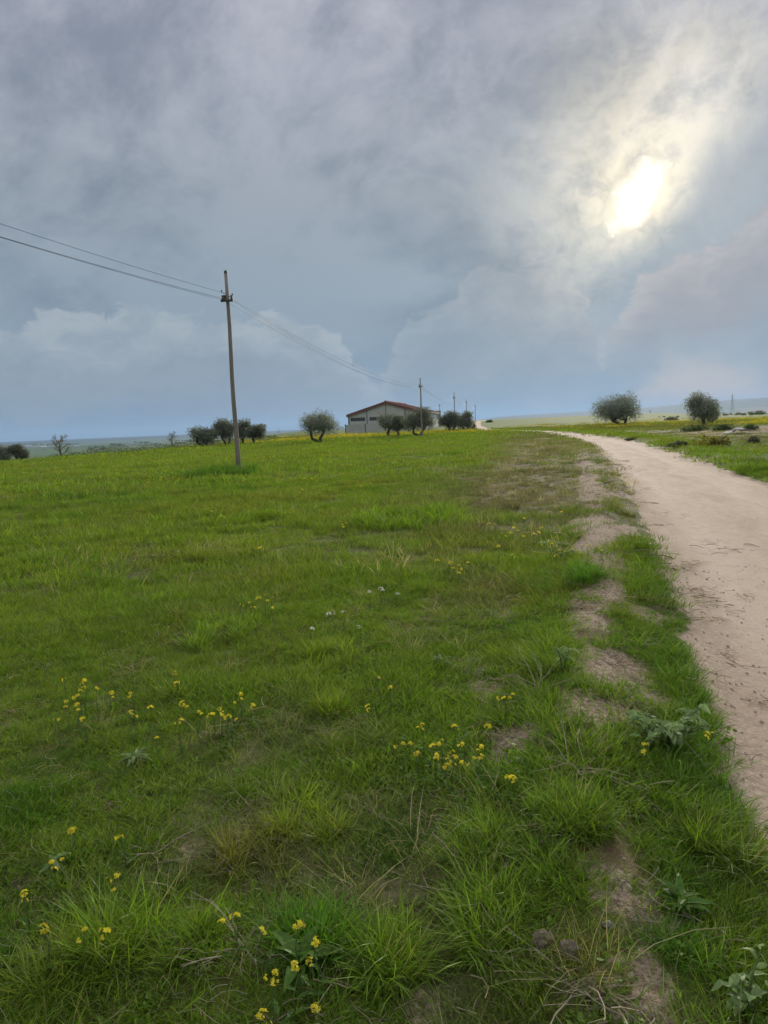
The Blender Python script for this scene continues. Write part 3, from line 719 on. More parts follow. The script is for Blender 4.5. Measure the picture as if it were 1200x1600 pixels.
# ---- loose grit on the track and bank
def build_grit():
    M = plain('grit', (0.25, 0.19, 0.13), (0.52, 0.43, 0.33), 9, 0.9, 0.2)
    kinds = []
    for i in range(4):
        mb = MB(); rs = np.random.default_rng(700 + i)
        import itertools
        pts = [(0, 0, 1), (0, 0, -.5)] + [(math.cos(a) * 1.0, math.sin(a) * .8, 0.1) for a in np.arange(6) * 1.047]
        pts = [tuple(np.array(p) * (0.75 + .5 * rs.random(3))) for p in pts]
        mb.v = pts; mb.f = [(0, 2 + q, 2 + (q + 1) % 6) for q in range(6)] + [(1, 2 + (q + 1) % 6, 2 + q) for q in range(6)]; mb.t = [.5] * 12
        kinds.append(mb.mesh('g', M))
    x, y = sample_wedge(1.0, 22, 42); x2, y2 = sample_wedge(1.0, 9, 260); x = np.concatenate([x, x2]); y = np.concatenate([y, y2]); s = edge_dist(x, y); zm = zone_maps(x, y, s)
    k = 0.22 * zm['road'] + 0.85 * zm['soil'] + .5 * np.exp(-((s + .2) / .3) ** 2)
    m = rng.random(len(x)) < k; x, y, s = x[m], y[m], s[m]
    n = len(x); z = height(x, y, s)
    size = 0.003 + 0.013 * rng.random(n) ** 4
    scatter_object('grit', kinds, np.stack([x, y, z], 1), rng.random((n, 3)) * np.array([.5, .5, 6.28]), np.stack([size, size, size * .7], 1), rng.integers(0, 4, n), np.ones((n, 4)) * .5,
                   'loose grit and crumbs of earth strewn on the sandy track', 'grit')
build_grit()

def z_for(px, py, Y):
    """height of what is seen at a photo pixel when it stands Y metres north"""
    d = _F * FPX + _R * (px - IW / 2) - _U * (py - IH / 2)
    return CAMZ + d[2] / d[1] * Y
def x_for(px, py, Y):
    d = _F * FPX + _R * (px - IW / 2) - _U * (py - IH / 2)
    return d[0] / d[1] * Y
def gz(x, y): return float(height(np.array([float(x)]), np.array([float(y)]))[0])

# ------------------------------------------------------------------ materials of things
M_WOOD = plain('weathered_pole_wood', (0.22, 0.185, 0.15), (0.39, 0.335, 0.275), 9, 0.9, 0.35, 0.15, stretch=(6, 6, 0.35))
M_IRON = plain('dull_iron', (0.07, 0.07, 0.07), (0.13, 0.12, 0.11), 20, 0.6, 0.1, 0.4, 0.5)
M_GLASSY = plain('brown_porcelain', (0.10, 0.07, 0.05), (0.16, 0.12, 0.09), 20, 0.3, 0.05, 0.5)
M_CABLE = plain('black_cable', (0.03, 0.03, 0.032), (0.05, 0.05, 0.05), 5, 0.6, 0.0)
M_BARK = plain('olive_bark', (0.09, 0.078, 0.06), (0.19, 0.165, 0.13), 7, 0.95, 0.6, 0.1, stretch=(3, 3, 0.7))
M_TWIG = plain('pale_twigs', (0.24, 0.235, 0.15), (0.36, 0.34, 0.23), 7, 0.9, 0.2, 0.1)
M_CONC = plain('concrete_panel', (0.54, 0.51, 0.45), (0.68, 0.645, 0.58), 0.9, 0.9, 0.1, 0.2)
M_CONC2 = plain('yard_wall_concrete', (0.48, 0.45, 0.40), (0.62, 0.59, 0.53), 0.8, 0.9, 0.1, 0.2)
M_WHITE = plain('white_render', (0.62, 0.61, 0.57), (0.78, 0.77, 0.73), 0.7, 0.85, 0.1, 0.2)
M_FASCIA = plain('brown_red_fascia', (0.19, 0.085, 0.065), (0.27, 0.125, 0.095), 1.2, 0.6, 0.05, 0.3)
M_ROOF = plain('red_sheet_roof', (0.28, 0.12, 0.09), (0.37, 0.175, 0.135), 1.0, 0.55, 0.1, 0.3)
M_POST = plain('dark_steel_post', (0.07, 0.065, 0.06), (0.12, 0.11, 0.10), 3, 0.7, 0.1)
M_PANE = plain('dusty_window_pane', (0.05, 0.065, 0.075), (0.09, 0.105, 0.115), 2, 0.18, 0.02, 0.5)
M_FRAME = plain('grey_window_frame', (0.20, 0.20, 0.19), (0.28, 0.28, 0.26), 3, 0.6, 0.05)
M_TILE = plain('clay_tile_roof', (0.26, 0.13, 0.09), (0.36, 0.20, 0.14), 0.6, 0.85, 0.1)
M_STEM = plain('flower_stem', (0.07, 0.12, 0.03), (0.13, 0.17, 0.05), 30, 0.7, 0.05)
M_DEAD = plain('dead_stalk', (0.26, 0.21, 0.14), (0.44, 0.37, 0.26), 30, 0.9, 0.1)
M_CLOD = plain('dried_earth_clod', (0.22, 0.165, 0.12), (0.42, 0.34, 0.26), 26, 0.95, 0.8, 0.1)
M_PALECLOD = plain('pale_earth_clod', (0.36, 0.31, 0.26), (0.60, 0.54, 0.46), 30, 0.95, 0.8, 0.1)

def leafy(name, c1, c2, trans=0.35, gloss=0.03, veins=False):
    def fn(q):
        t = q.attr('tint'); rnd = q.n('ShaderNodeObjectInfo').outputs['Random']
        co = q.n('ShaderNodeTexCoord').outputs['Object']
        c = q.mix(t, c1, c2)
        c = q.mix(q.smooth(q.noise(co, 38.0 if veins else 1.2, 3, 0.6), 0.35, 0.65, 0, 0.35), c, tuple(v * 0.6 for v in c1))
        c = q.vm('SCALE', c, q.lin(rnd, 0, 1, 0.8, 1.2))
        d = q.n('ShaderNodeBsdfDiffuse'); q.put(d.inputs[0], c); tr = q.n('ShaderNodeBsdfTranslucent'); q.put(tr.inputs[0], c)
        mx = q.n('ShaderNodeMixShader'); mx.inputs[0].default_value = trans; q.nt.links.new(d.outputs[0], mx.inputs[1]); q.nt.links.new(tr.outputs[0], mx.inputs[2])
        gl = q.n('ShaderNodeBsdfGlossy'); gl.inputs['Roughness'].default_value = 0.45
        m2 = q.n('ShaderNodeMixShader'); m2.inputs[0].default_value = gloss; q.nt.links.new(mx.outputs[0], m2.inputs[1]); q.nt.links.new(gl.outputs[0], m2.inputs[2])
        return m2.outputs[0]
    return mat(name, fn)
M_OLIVE = leafy('olive_leaves', (0.145, 0.165, 0.10), (0.36, 0.385, 0.27), 0.42)
M_SCRUB = leafy('scrub_leaves', (0.075, 0.12, 0.035), (0.17, 0.225, 0.07), 0.4)
M_SHRUBG = leafy('grey_shrub_leaves', (0.12, 0.13, 0.07), (0.26, 0.25, 0.15), 0.4)
M_SHRUBY = leafy('yellow_shrub_bloom', (0.12, 0.15, 0.03), (0.52, 0.45, 0.04), 0.3)
M_PETAL = leafy('yellow_petals', (0.78, 0.64, 0.03), (0.90, 0.80, 0.10), 0.35, 0.01)
M_PETALW = leafy('white_petals', (0.62, 0.60, 0.50), (0.82, 0.80, 0.72), 0.35, 0.01)
M_LEAFB = leafy('grey_green_leaf', (0.17, 0.28, 0.085), (0.31, 0.42, 0.17), 0.45, 0.02, True)
M_LEAFD = leafy('dark_green_leaf', (0.07, 0.16, 0.022), (0.13, 0.23, 0.035), 0.45, 0.015, True)

# ------------------------------------------------------------------ overhead line
def wooden_pole(Y, px_top, py_top, label, diam, near=False, x=None):
    x = x_for(px_top, py_top, Y) if x is None else x
    z0 = gz(x, Y); h = z_for(px_top, py_top, Y) - z0
    root = empty('utility_pole', (x, Y, z0)); tag(root, label, 'utility pole', 'wooden poles carrying the overhead wires')
    mb = MB(); n = 9
    pts = [(0.02 * math.sin(k * 1.3) * (0.3 if k in (0, n - 1) else 1), 0.015 * math.cos(k * 1.7), -0.3 + (h + 0.3) * k / (n - 1)) for k in range(n)]
    mb.tube(pts, [diam * (0.5 - 0.2 * k / (n - 1)) for k in range(n)], 12); mb.build('shaft', M_WOOD, root, True)
    rt = diam * 0.31
    mb = MB(); mb.tube([(0, 0, h - 0.01), (0, 0, h + 0.05), (0, 0, h + 0.09)], [rt * 1.08, rt * 1.05, rt * .35], 10); mb.build('cap', M_IRON, root)
    # lower bracket with insulators
    mb = MB(); mb.box(-0.24, 0.24, -rt - 0.06, -rt - 0.005, h * 0.856, h * 0.868); b = mb.build('bracket', M_IRON, root)
    for sx in (-0.16, 0.18):
        mb = MB(); mb.tube([(sx, -rt - .035, h * .866), (sx, -rt - .035, h * .866 + .05), (sx, -rt - .035, h * .866 + .09), (sx, -rt - .035, h * .866 + .16)], [.02, .055, .04, .045], 8); mb.build('insulator', M_GLASSY, b)
    mb = MB(); mb.box(-rt - .12, -rt + .01, -.06, .06, h * .862, h * .89); mb.build('junction_box', M_IRON, root)
    for zz, sd in ((h * 0.903, -1), (h * 0.885, 1)):
        mb = MB(); mb.tube([(0, 0, zz), (sd * (rt + .06), 0, zz - .02), (sd * (rt + .12), 0, zz + .01), (sd * (rt + .14), 0, zz + .10)], .011, 5); hk = mb.build('hook', M_IRON, root)
        mb = MB(); mb.tube([(sd * (rt + .14), 0, zz + .03), (sd * (rt + .14), 0, zz + .07), (sd * (rt + .14), 0, zz + .11)], [.02, .032, .018], 7); mb.build('insulator', M_GLASSY, hk)
    if near:
        mb = MB(); mb.tube([(0, 0, 1.75), (0, 0, 1.80)], diam * .485, 12, False); mb.build('band', M_IRON, root)
    return np.array([x, Y, z0]), h
poles = []
poles.append(wooden_pole(29.3, 352.6, 426, 'tall weathered wooden utility pole standing in the meadow with dark grass round its foot', 0.20, True))
poles.append(wooden_pole(87.5, 656.4, 592, 'wooden utility pole rising behind the olive tree in front of the warehouse', 0.21))
poles.append(wooden_pole(146.0, 709.3, 614, 'wooden utility pole above the olive clump right of the warehouse', 0.22))
poles.append(wooden_pole(203.0, 728.3, 624, 'small distant utility pole, fourth along the line towards the far track', 0.23))
poles.append(wooden_pole(262.0, 742.2, 632, 'farthest utility pole beside the pale end of the track', 0.24))
p0 = np.array([-16.2, -28.0, 0.0]); h0 = 7.6
def wire(frac, off, sag, label):
    mb = MB(); pts = []
    seq = [(p0, h0)] + poles
    for (a, ha), (b, hb) in zip(seq[:-1], seq[1:]):
        A = a + np.array([off, 0, ha * frac]); B = b + np.array([off, 0, hb * frac]); N = 26
        for k in range(N + (b is poles[-1][0])):
            u = k / N; q = A + (B - A) * u; q[2] -= 4 * sag * u * (1 - u); pts.append(q)
    mb.tube(pts, 0.006, 4); o = mb.build('overhead_wire', M_CABLE); tag(o, label, 'wire')
wire(0.905, -0.20, 0.86, 'topmost thin dark wire of the overhead line across the sky')
wire(0.868, -0.16, 0.90, 'middle thin dark wire of the overhead line just under the top one')
wire(0.862, 0.22, 1.0, 'lowest thin dark wire of the overhead line across the sky')

# ------------------------------------------------------------------ trees
def olive(px, Y, xl, xr, ytop, label, seed, trunks=1, lean=0.0, group=None, density=1.0, name='olive_tree', low=0.26):
    rs = np.random.default_rng(seed)
    x = x_for(px, 665, Y); z0 = gz(x, Y)
    h = z_for((xl + xr) / 2, ytop, Y) - z0
    w = (xr - xl) / FPX * Y * 1.12; cx = ((xl + xr) / 2 - px) / FPX * Y; h = h * 1.04
    root = empty(name, (x, Y, z0)); tag(root, label, 'tree', group)
    # lobes that make up the crown
    lobes = []
    nl = 9
    for i in range(nl):
        a = 6.283 * i / nl + rs.random() * .6; rr = (0.20 + 0.42 * rs.random())
        zc = h * (low + (1 - low) * (0.20 + 0.50 * rs.random()))
        lobes.append((cx + math.cos(a) * rr * w * .62, math.sin(a) * rr * w * .6, zc, w * (0.19 + 0.09 * rs.random()), h * (0.20 + .10 * rs.random())))
    lobes.append((cx + rs.normal() * .05 * w, 0, h * (low + (1 - low) * .72), w * .28, h * .22))
    lobes.append((cx, 0, h * (low + (1 - low) * .42), w * .36, h * .26))
    # keep the outline inside the seen box
    mb = MB()
    forks = []
    for t in range(trunks):
        a = 3.1416 * t / max(trunks - 1, 1) if trunks > 1 else rs.random() * 6.28
        sp = (0.09 * w if trunks > 1 else 0.03 * w)
        top = Vector((lean * w + (math.cos(a) * sp * 1.6 if trunks > 1 else 0), math.sin(a + .5) * sp, h * (low + .06)))
        b0 = Vector((math.cos(a) * sp * .35 if trunks > 1 else 0, 0, -0.15)); r0 = (0.055 if trunks > 1 else 0.075) * w ** .5 * 1.6
        mid = b0.lerp(top, .5) + Vector((rs.normal() * .05 * w, rs.normal() * .04 * w, 0))
        mb.tube([b0 - Vector((0, 0, .1)), b0 + Vector((0, 0, .25)), mid, top], [r0 * 1.5, r0 * 1.05, r0 * .8, r0 * .72], 8)
        forks.append((top, r0 * .6))
    for (lx, ly, lz, lr, lh) in lobes:
        f, fr = min(forks, key=lambda q: (q[0] - Vector((lx, ly, lz))).length)
        e = Vector((lx, ly, lz)); m1 = f.lerp(e, .5) + Vector((rs.normal() * .04 * w, rs.normal() * .04 * w, .02 * h))
        mb.tube([f - Vector((0, 0, .05)), m1, e], [fr * .75, fr * .45, fr * .15], 6)
        for _ in range(4):
            q = e + Vector(rs.normal(0, .6, 3) * np.array([lr, lr, lh])); mb.tube([m1.lerp(e, .5), q], [fr * .25, fr * .06], 4, False)
    mb.build('trunk', M_BARK, root, True)
    mb = MB(); n = int(9000 * density)
    L = 0.10 + 0.0011 * Y
    for _ in range(n):
        lx, ly, lz, lr, lh = lobes[rs.integers(len(lobes))]
        v = rs.normal(size=3); v /= np.linalg.norm(v); k = rs.random() ** 0.55 * 1.06
        wob = 1 + 0.30 * math.sin(v[0] * 7 + lx * 9) * math.cos(v[2] * 6 + ly * 5)
        c = np.array([lx + v[0] * lr * k * wob, ly + v[1] * lr * k * wob, lz + v[2] * lh * k * wob])
        d = rs.normal(size=3); d[2] -= .25; d /= np.linalg.norm(d); e = np.cross(d, rs.normal(size=3)); e /= np.linalg.norm(e) + 1e-6
        l = L * (.6 + .8 * rs.random()); ww = l * .30; t = rs.random()
        mb.face([c - d * l / 2, c + e * ww / 2, c + d * l / 2, c - e * ww / 2], t)
    mb.build('crown', M_OLIVE, root, tint=True)
    return root

olive(8, 86, -12, 18, 697, 'dark olive tree cut by the left edge of the picture', 11, 1, density=.7, low=.3)
olive(25, 82, 11, 37, 695.5, 'small dark olive tree beside the one at the left picture edge', 12, 2, density=.7, low=.3)
olive(320, 86, 295, 341, 667, 'low olive tree with two leaning trunks, left of the near pole', 13, 2, -.12, density=.9, low=.18)
olive(352, 88, 332, 368, 656, 'taller olive tree just left of the near utility pole', 14, 2, low=.24)
olive(378, 88, 368, 394, 656, 'narrow olive tree just right of the near utility pole', 15, 1, density=.8, low=.26)
olive(394, 86, 384, 414, 664, 'small olive tree at the right end of the group behind the near pole', 16, 1, density=.8, low=.3)
olive(497, 79, 466, 530, 642, 'lone rounded olive tree with forked trunk left of the warehouse', 17, 2, -.02, low=.26)
olive(608, 98, 591, 628, 647, 'olive tree in front of the warehouse gable, left one of the close pair', 18, 1, density=.9, low=.28)
olive(620, 95, 610, 636, 650, 'olive tree in front of the warehouse gable, right one of the close pair', 19, 1, density=.8, low=.3)
olive(655, 92, 631, 682, 637, 'spreading olive tree in front of the warehouse with a pole rising behind it', 20, 2, low=.24)
olive(706, 124, 686, 722, 643, 'left olive of the dense clump between warehouse and track', 21, 2, low=.2)
olive(726, 128, 712, 742, 643, 'right olive of the dense clump between warehouse and track', 22, 2, low=.2)
olive(968, 112, 931, 1004, 615, 'large round olive tree with V-shaped trunks beyond the road', 23, 2, 0, density=1.8, low=.11)
olive(1098, 86, 1070, 1124, 614, 'flat-topped olive tree with a single straight trunk right of the big round one', 24, 1, 0, density=1.6, low=.2)
olive(1112, 105, 1101, 1123, 640, 'small olive tree half hidden behind the flat-topped one', 25, 1, 0, density=.6, low=.1)

def bare_tree(px, Y, xl, xr, ytop, label, seed, thick):
    rs = np.random.default_rng(seed); x = x_for(px, 680, Y); z0 = gz(x, Y); h = z_for(px, ytop, Y) - z0; w = (xr - xl) / FPX * Y
    root = empty('bare_tree', (x, Y, z0)); tag(root, label, 'tree')
    mb = MB(); tw = MB()
    mb.tube([(0, 0, -.3), (0.02, 0, h * .25), (-.03, 0, h * .42), (0, 0, h * .7)], [thick, thick * .8, thick * .65, thick * .3], 8)
    def grow(p, d, l, r, lev):
        e = p + d * l; m_ = p.lerp(e, .5) + Vector(rs.normal(0, .06 * l, 3))
        (mb if lev < 2 else tw).tube([p, m_, e], [max(r, .012), max(r * .8, .01), max(r * .55, .008)], 5 if lev < 2 else 3, False)
        if lev == 4: return
        for _ in range(4 if lev < 3 else 3):
            nd = (d + Vector(rs.normal(0, .55, 3)) + Vector((0, 0, .12))).normalized(); grow(p.lerp(e, .45 + .55 * rs.random()), nd, l * (.55 + .2 * rs.random()), r * .55, lev + 1)
    for k in range(9):
        a = k * 2.4; zz = h * (.24 + .5 * k / 9); d = Vector((math.cos(a), math.sin(a), .45 + .10 * k)).normalized()
        grow(Vector((0, 0, zz)), d, w * .36 * (1 - .3 * k / 9), thick * .32, 1)
    mb.build('trunk', M_BARK, root, True); tag(tw.build('twigs', M_TWIG, root), kind='stuff')
bare_tree(92, 92, 74, 107, 678, 'leafless pale tree with a fan of twigs at the left field edge', 31, 0.15)
bare_tree(268, 135, 259, 277, 672, 'faint leafless tree far beyond the field left of the olive group', 32, 0.13)

def cards(mb, rs, n, cx, cy, cz, rx, ry, rz, L):
    for _ in range(n):
        v = rs.normal(size=3); v /= np.linalg.norm(v); k = rs.random() ** .45
        c = np.array([cx + v[0] * rx * k, cy + v[1] * ry * k, cz + abs(v[2]) * rz * k])
        d = rs.normal(size=3); d /= np.linalg.norm(d); e = np.cross(d, rs.normal(size=3)); e /= np.linalg.norm(e) + 1e-6
        l = L * (.6 + .8 * rs.random()); mb.face([c - d * l / 2, c + e * l * .22, c + d * l / 2, c - e * l * .22], rs.random())

def shrub(px, py, wpx, hpx, m, label, seed, group=None):
    rs = np.random.default_rng(seed); c = ground_hit(px, py); Y = c[1]; w = wpx / FPX * Y; h = hpx / FPX * Y
    root = empty('low_shrub', tuple(c)); tag(root, label, 'shrub', group)
    mb = MB()
    for k in range(6): cards(mb, rs, 110, rs.normal() * w * .2, rs.normal() * w * .15, 0.0, w * .25, w * .2, h * (.6 + .4 * rs.random()), 0.10 + .0012 * Y)
    mb.build('foliage', m, root, tint=True)
    mb = MB()
    for k in range(7): a = rs.random() * 6.28; mb.tube([(0, 0, -.05), (math.cos(a) * w * .12, math.sin(a) * w * .12, h * .35), (math.cos(a) * w * .3, math.sin(a) * w * .25, h * .75)], [.02, .015, .006], 4, False)
    mb.build('stems', M_BARK, root)
shrub(1118, 697, 62, 22, M_SHRUBY, 'low bush covered in yellow flowers on the far road verge', 41)
shrub(1085, 673, 44, 11, M_SCRUB, 'dark green low bush in front of the flat-topped olive', 42)
shrub(1130, 672, 46, 12, M_SCRUB, 'dark green low bush right of the flat-topped olive trunk', 43)
shrub(1168, 671, 34, 9, M_SCRUB, 'dark green low bush nearest the right picture edge', 44)
shrub(1062, 697, 30, 10, M_SHRUBG, 'grey-green bush on the rough ground left of the yellow one', 45)
shrub(1180, 692, 34, 12, M_SHRUBG, 'grey-green bush on the rough ground right of the yellow one', 46)
shrub(1048, 657, 30, 7, M_SHRUBG, 'grey-brown bush in the field between the two right olives', 47)
shrub(741, 671, 14, 16, M_SCRUB, 'green bush sloping down at the track end of the olive clump', 48)
shrub(765, 660, 12, 5, M_SCRUB, 'small green bush beside the far crest of the track', 49)
shrub(985, 688, 26, 7, M_SHRUBG, 'low grey-green bush at the road bend under the large olive', 50)

# rank growth along the lip of the field
def build_scrub():
    rs = np.random.default_rng(55); mb = MB()
    for px in np.arange(-30, 478, 1.6):
        Y = np.interp(px, [-30, 0, 200, 340, 450, 480], [70, 71, 84, 96, 114, 118]) + rs.normal() * 2.0
        x = x_for(px, 690, Y); z = gz(x, Y); hh = (0.45 + 0.75 * fbm(np.array([px / 21.]), np.array([3.0]), 3, 56)[0]) * np.interp(px, [-30, 60, 120, 340, 478], [.3, .3, 1.0, 1.1, .7])
        cards(mb, rs, 70, x, Y, z - .1, 0.75, 0.8, hh * 1.35, 0.15)
    o = mb.build('scrub', M_SCRUB, tint=True); tag(o, 'band of rank green scrub along the lip of the field on the left', 'scrub', kind='stuff')
    mb = MB()
    for (px, py, w, h_, n) in ((184, 695.5, 20, 3.5, 14), (152, 702, 26, 5, 12), (60, 695, 60, 2.5, 18), (225, 692, 30, 3, 12), (300, 690, 60, 3, 18), (430, 683, 40, 3, 14), (105, 694, 40, 2.5, 12), (1160, 648, 60, 3.5, 16), (1185, 647, 20, 5, 8), (1045, 651, 30, 2, 6)):
        for k in range(n):
            qx = px + (rs.random() - .5) * w; c = ground_hit(qx, py + rs.random() * 1.0); Y = c[1]; s_ = h_ / FPX * Y
            cards(mb, rs, 60, c[0], c[1], c[2], s_ * .9, s_ * .9, s_ * (.7 + .5 * rs.random()), s_ * .5)
    o = mb.build('distant_woodland', M_SCRUB, tint=True); tag(o, 'distant dark woods and hedges dotted over the valley floor', 'woodland', kind='stuff')
build_scrub()

# ------------------------------------------------------------------ warehouse
def build_warehouse():
    Y = 177.0; x = x_for(544.5, 665, Y); z0 = gz(x, Y) - 0.15
    W, L, E, A = 18.3, 32.0, 4.55, 7.2
    root = empty('warehouse', (x, Y, z0), R_(-10.5)); tag(root, 'grey concrete warehouse with low red gable roof behind the olive trees', 'building')
    bays = 4; bw = W / bays
    rake = lambda u: E + (A - E) * (1 - abs(2 * u / W - 1))
    for i in range(bays):
        x0, x1 = i * bw + .03, (i + 1) * bw - .03
        mb = MB(); mb.box(x0, x1, 0, .2, 0, 1.5); mb.build('wall_panel', M_CONC, root)
        mb = MB(); mb.box(x0, x1, 0, .2, 1.52, 3.0); mb.build('wall_panel', M_CONC, root)
        wx0, wx1 = x0 + .55, x1 - .45
        mb = MB(); mb.box(x0, wx0, 0, .2, 3.02, 3.88); mb.build('wall_panel', M_CONC, root)
        mb = MB(); mb.box(wx1, x1, 0, .2, 3.02, 3.88); mb.build('wall_panel', M_CONC, root)
        mb = MB(); mb.prism([(x0, 3.9), (x1, 3.9), (x1, rake(x1))] + ([(W / 2, A)] if x0 < W / 2 - 1 < x1 - 1 and False else []) + [(x0, rake(x0))], 0, .2); mb.build('wall_panel', M_CONC, root)
        win = MB(); win.box(wx0, wx1, .02, .09, 3.02, 3.10); win.box(wx0, wx1, .02, .09, 3.80, 3.88)
        npn = 6; pw = (wx1 - wx0) / npn
        for k in range(npn + 1): xx = wx0 + k * pw; win.box(max(xx - .03, wx0), min(xx + .03, wx1), .025, .085, 3.10, 3.80)
        wo_ = win.build('window', M_FRAME, root)
        for k in range(npn):
            mb = MB(); mb.box(wx0 + k * pw + .03, wx0 + (k + 1) * pw - .03, .05, .06, 3.10, 3.80); mb.build('pane', M_PANE, wo_)
    for i in range(bays + 1):
        mb = MB(); xx = min(max(i * bw, .12), W - .12); mb.box(xx - .13, xx + .13, -.07, .0, 0, rake(xx) - .1); mb.build('column', M_POST if i in (0,) else M_FRAME, root)
    # fascia boards of the gable
    for sgn in (0, 1):
        xa, xb = (-.35, W / 2) if sgn == 0 else (W / 2, W + .35)
        ra = lambda u: E + (A - E) * (1 - abs(2 * u / W - 1))
        mb = MB(); mb.prism([(xa, ra(xa) - .45), (xb, ra(xb) - .45), (xb, ra(xb) + .12), (xa, ra(xa) + .12)], -.30, -.12); mb.build('fascia', M_FASCIA, root)
        mb = MB(); nr = 14
        mb.prism([(xa, ra(xa) + .13), (xb, ra(xb) + .13), (xb, ra(xb) + .22), (xa, ra(xa) + .22)], -.35, L + .3); sl = mb.build('roof_slope', M_ROOF, root)
        for k in range(16):
            y0 = k * 2.0 + .5; mb = MB(); mb.prism([(xa, ra(xa) + .22), (xb, ra(xb) + .22), (xb, ra(xb) + .27), (xa, ra(xa) + .27)], y0, y0 + .12); mb.build('roof_rib', M_ROOF, sl)
    mb = MB(); mb.box(W / 2 - .25, W / 2 + .25, -.36, L + .32, A + .24, A + .36); mb.build('ridge_cap', M_FASCIA, root)
    # side walls
    for sx, m in ((0, M_CONC), (1, M_WHITE)):
        for k in range(6):
            y0, y1 = .22 + k * (L - .2) / 6, (k + 1) * (L - .2) / 6 + .18
            xx = (0, .2) if sx == 0 else (W - .2, W)
            mb = MB(); mb.box(xx[0], xx[1], y0, y1, 0, 3.0); mb.build('wall_panel', m, root)
            mb = MB(); mb.box(xx[0], xx[1], y0, y1, 4.0, E); mb.build('wall_panel', m, root)
            mb = MB(); mb.box(xx[0] + .04, xx[1] - .04, y0, y1, 3.0, 4.0); wv = mb.build('window', M_PANE, root)
            mb = MB(); mb.box(xx[0] + .01, xx[1] - .01, y0, y0 + .3, 3.0, 4.0); mb.build('frame', m, wv)
    mb = MB(); mb.prism([(0, 0), (W, 0), (W, E), (W / 2, A), (0, E)], L - .2, L); mb.build('rear_wall', M_CONC, root)
    mb = MB(); mb.box(W, W + .35, -.3, L + .3, E - .2, E - .02); mb.build('gutter', M_WHITE, root)
    # low yard wall in front
    Yw = 168.0; xw = x_for(539.5, 665, Yw); zw = gz(xw, Yw) - .15
    yr = empty('yard_wall', (xw, Yw, zw), R_(-4)); tag(yr, 'low pale concrete panel wall with dark posts in front of the warehouse', 'wall')
    for k in range(4):
        x0 = k * 4.5
        for r in range(3): mb = MB(); mb.box(x0 + .09, x0 + 4.41, 0, .12, r * .76, r * .76 + .745); mb.build('panel', M_CONC2, yr)
        mb = MB(); mb.box(x0 - .08, x0 + .08, -.05, .17, 0, 2.42); mb.build('post', M_POST, yr)
    mb = MB(); mb.box(17.92, 18.08, -.05, .17, 0, 2.42); mb.build('post', M_POST, yr)
    # slim mast by the right wall
    Ym = 196.0; xm = x_for(687, 640, Ym); zm_ = gz(xm, Ym); hm = z_for(687, 633.5, Ym) - zm_
    mr = empty('lamp_mast', (xm, Ym, zm_)); tag(mr, 'slim dark mast at the right end of the warehouse', 'mast')
    mb = MB(); mb.tube([(0, 0, -.2), (0, 0, hm * .5), (0, 0, hm)], [.09, .07, .05], 8); mb.build('shaft', M_POST, mr)
    mb = MB(); mb.box(-.22, .22, -.1, .1, hm, hm + .18); mb.build('head', M_POST, mr)
    # white hut beside it
    Yh = 205.0; xh = x_for(681, 660, Yh); zh = gz(xh, Yh) - .1
    hr = empty('white_hut', (xh, Yh, zh)); tag(hr, 'narrow white rendered hut at the right end of the warehouse', 'hut')
    mb = MB(); mb.box(0, 1.5, 0, 3, 0, 4.3); mb.build('wall', M_WHITE, hr)
    mb = MB(); mb.box(-.1, 1.6, -.1, 3.1, 4.3, 4.45); mb.build('roof', M_CONC2, hr)
    mb = MB(); mb.box(.35, 1.1, -.03, 0, 0, 2.0); mb.build('door', M_POST, hr)
build_warehouse()

# ------------------------------------------------------------------ far buildings, pylons
def far_house(px, py, wpx, hpx, label, wall=None, roof=None, pitch=.25, name='distant_shed', cat='building'):
    c = ground_hit(px, py); Y = float(np.hypot(c[0], c[1])); w = wpx / FPX * Y; h = hpx / FPX * Y; d = min(w, 14.0)
    az_ = math.atan2(c[0], c[1]); root = empty(name, tuple(c), -az_); tag(root, label, cat)
    mb = MB(); mb.box(-w / 2, w / 2, 0, d, -1, h * .78); wl = mb.build('wall', wall or M_WHITE, root)
    mb = MB(); mb.v = [(-w / 2 - .3, -.3, h * .78), (w / 2 + .3, -.3, h * .78), (w / 2 + .3, d / 2, h), (-w / 2 - .3, d / 2, h), (w / 2 + .3, d + .3, h * .78), (-w / 2 - .3, d + .3, h * .78)]
    mb.f = [(0, 1, 2, 3), (3, 2, 4, 5), (0, 3, 5), (1, 4, 2), (0, 5, 4, 1)]; mb.t = [.5] * 5; mb.build('roof', roof or M_CONC2, root)
    mb = MB(); mb.box(-w * .08, w * .08, -.1, -.01, 0, h * .5); mb.build('door', M_POST, root)
far_house(39, 699, 17, 2.6, 'long white shed in the valley above the left-edge olives')
far_house(68.5, 701, 7, 3.4, 'small bright white building in the valley left of the bare tree', roof=M_WHITE)
far_house(120, 698.5, 7, 2.2, 'small pale shed in the valley just right of the bare tree')
far_house(151, 703.5, 8, 3.0, 'grey farmhouse with trees in the valley right of the bare tree', M_CONC, M_TILE, name='farmhouse')
far_house(244, 693.5, 18, 2.8, 'long white shed in the valley left of the olive group')
far_house(281, 692.5, 19, 2.6, 'long pale shed in the valley under the faint leafless tree', M_CONC2)
far_house(210, 694.5, 8, 1.8, 'tiny pale shed in the middle of the valley', M_CONC2)
far_house(340, 690, 10, 3.2, 'pale building glimpsed between the olives by the near pole')
far_house(452, 683.5, 20, 2.0, 'long pale shed in the valley left of the lone olive')
far_house(1133, 649.5, 5, 3.0, 'small white house right of the flat-topped olive tree', roof=M_TILE, name='distant_house', cat='house')
far_house(1154, 648.0, 5, 3.4, 'white house on the right skyline, second from the olive', roof=M_TILE, name='distant_house', cat='house')
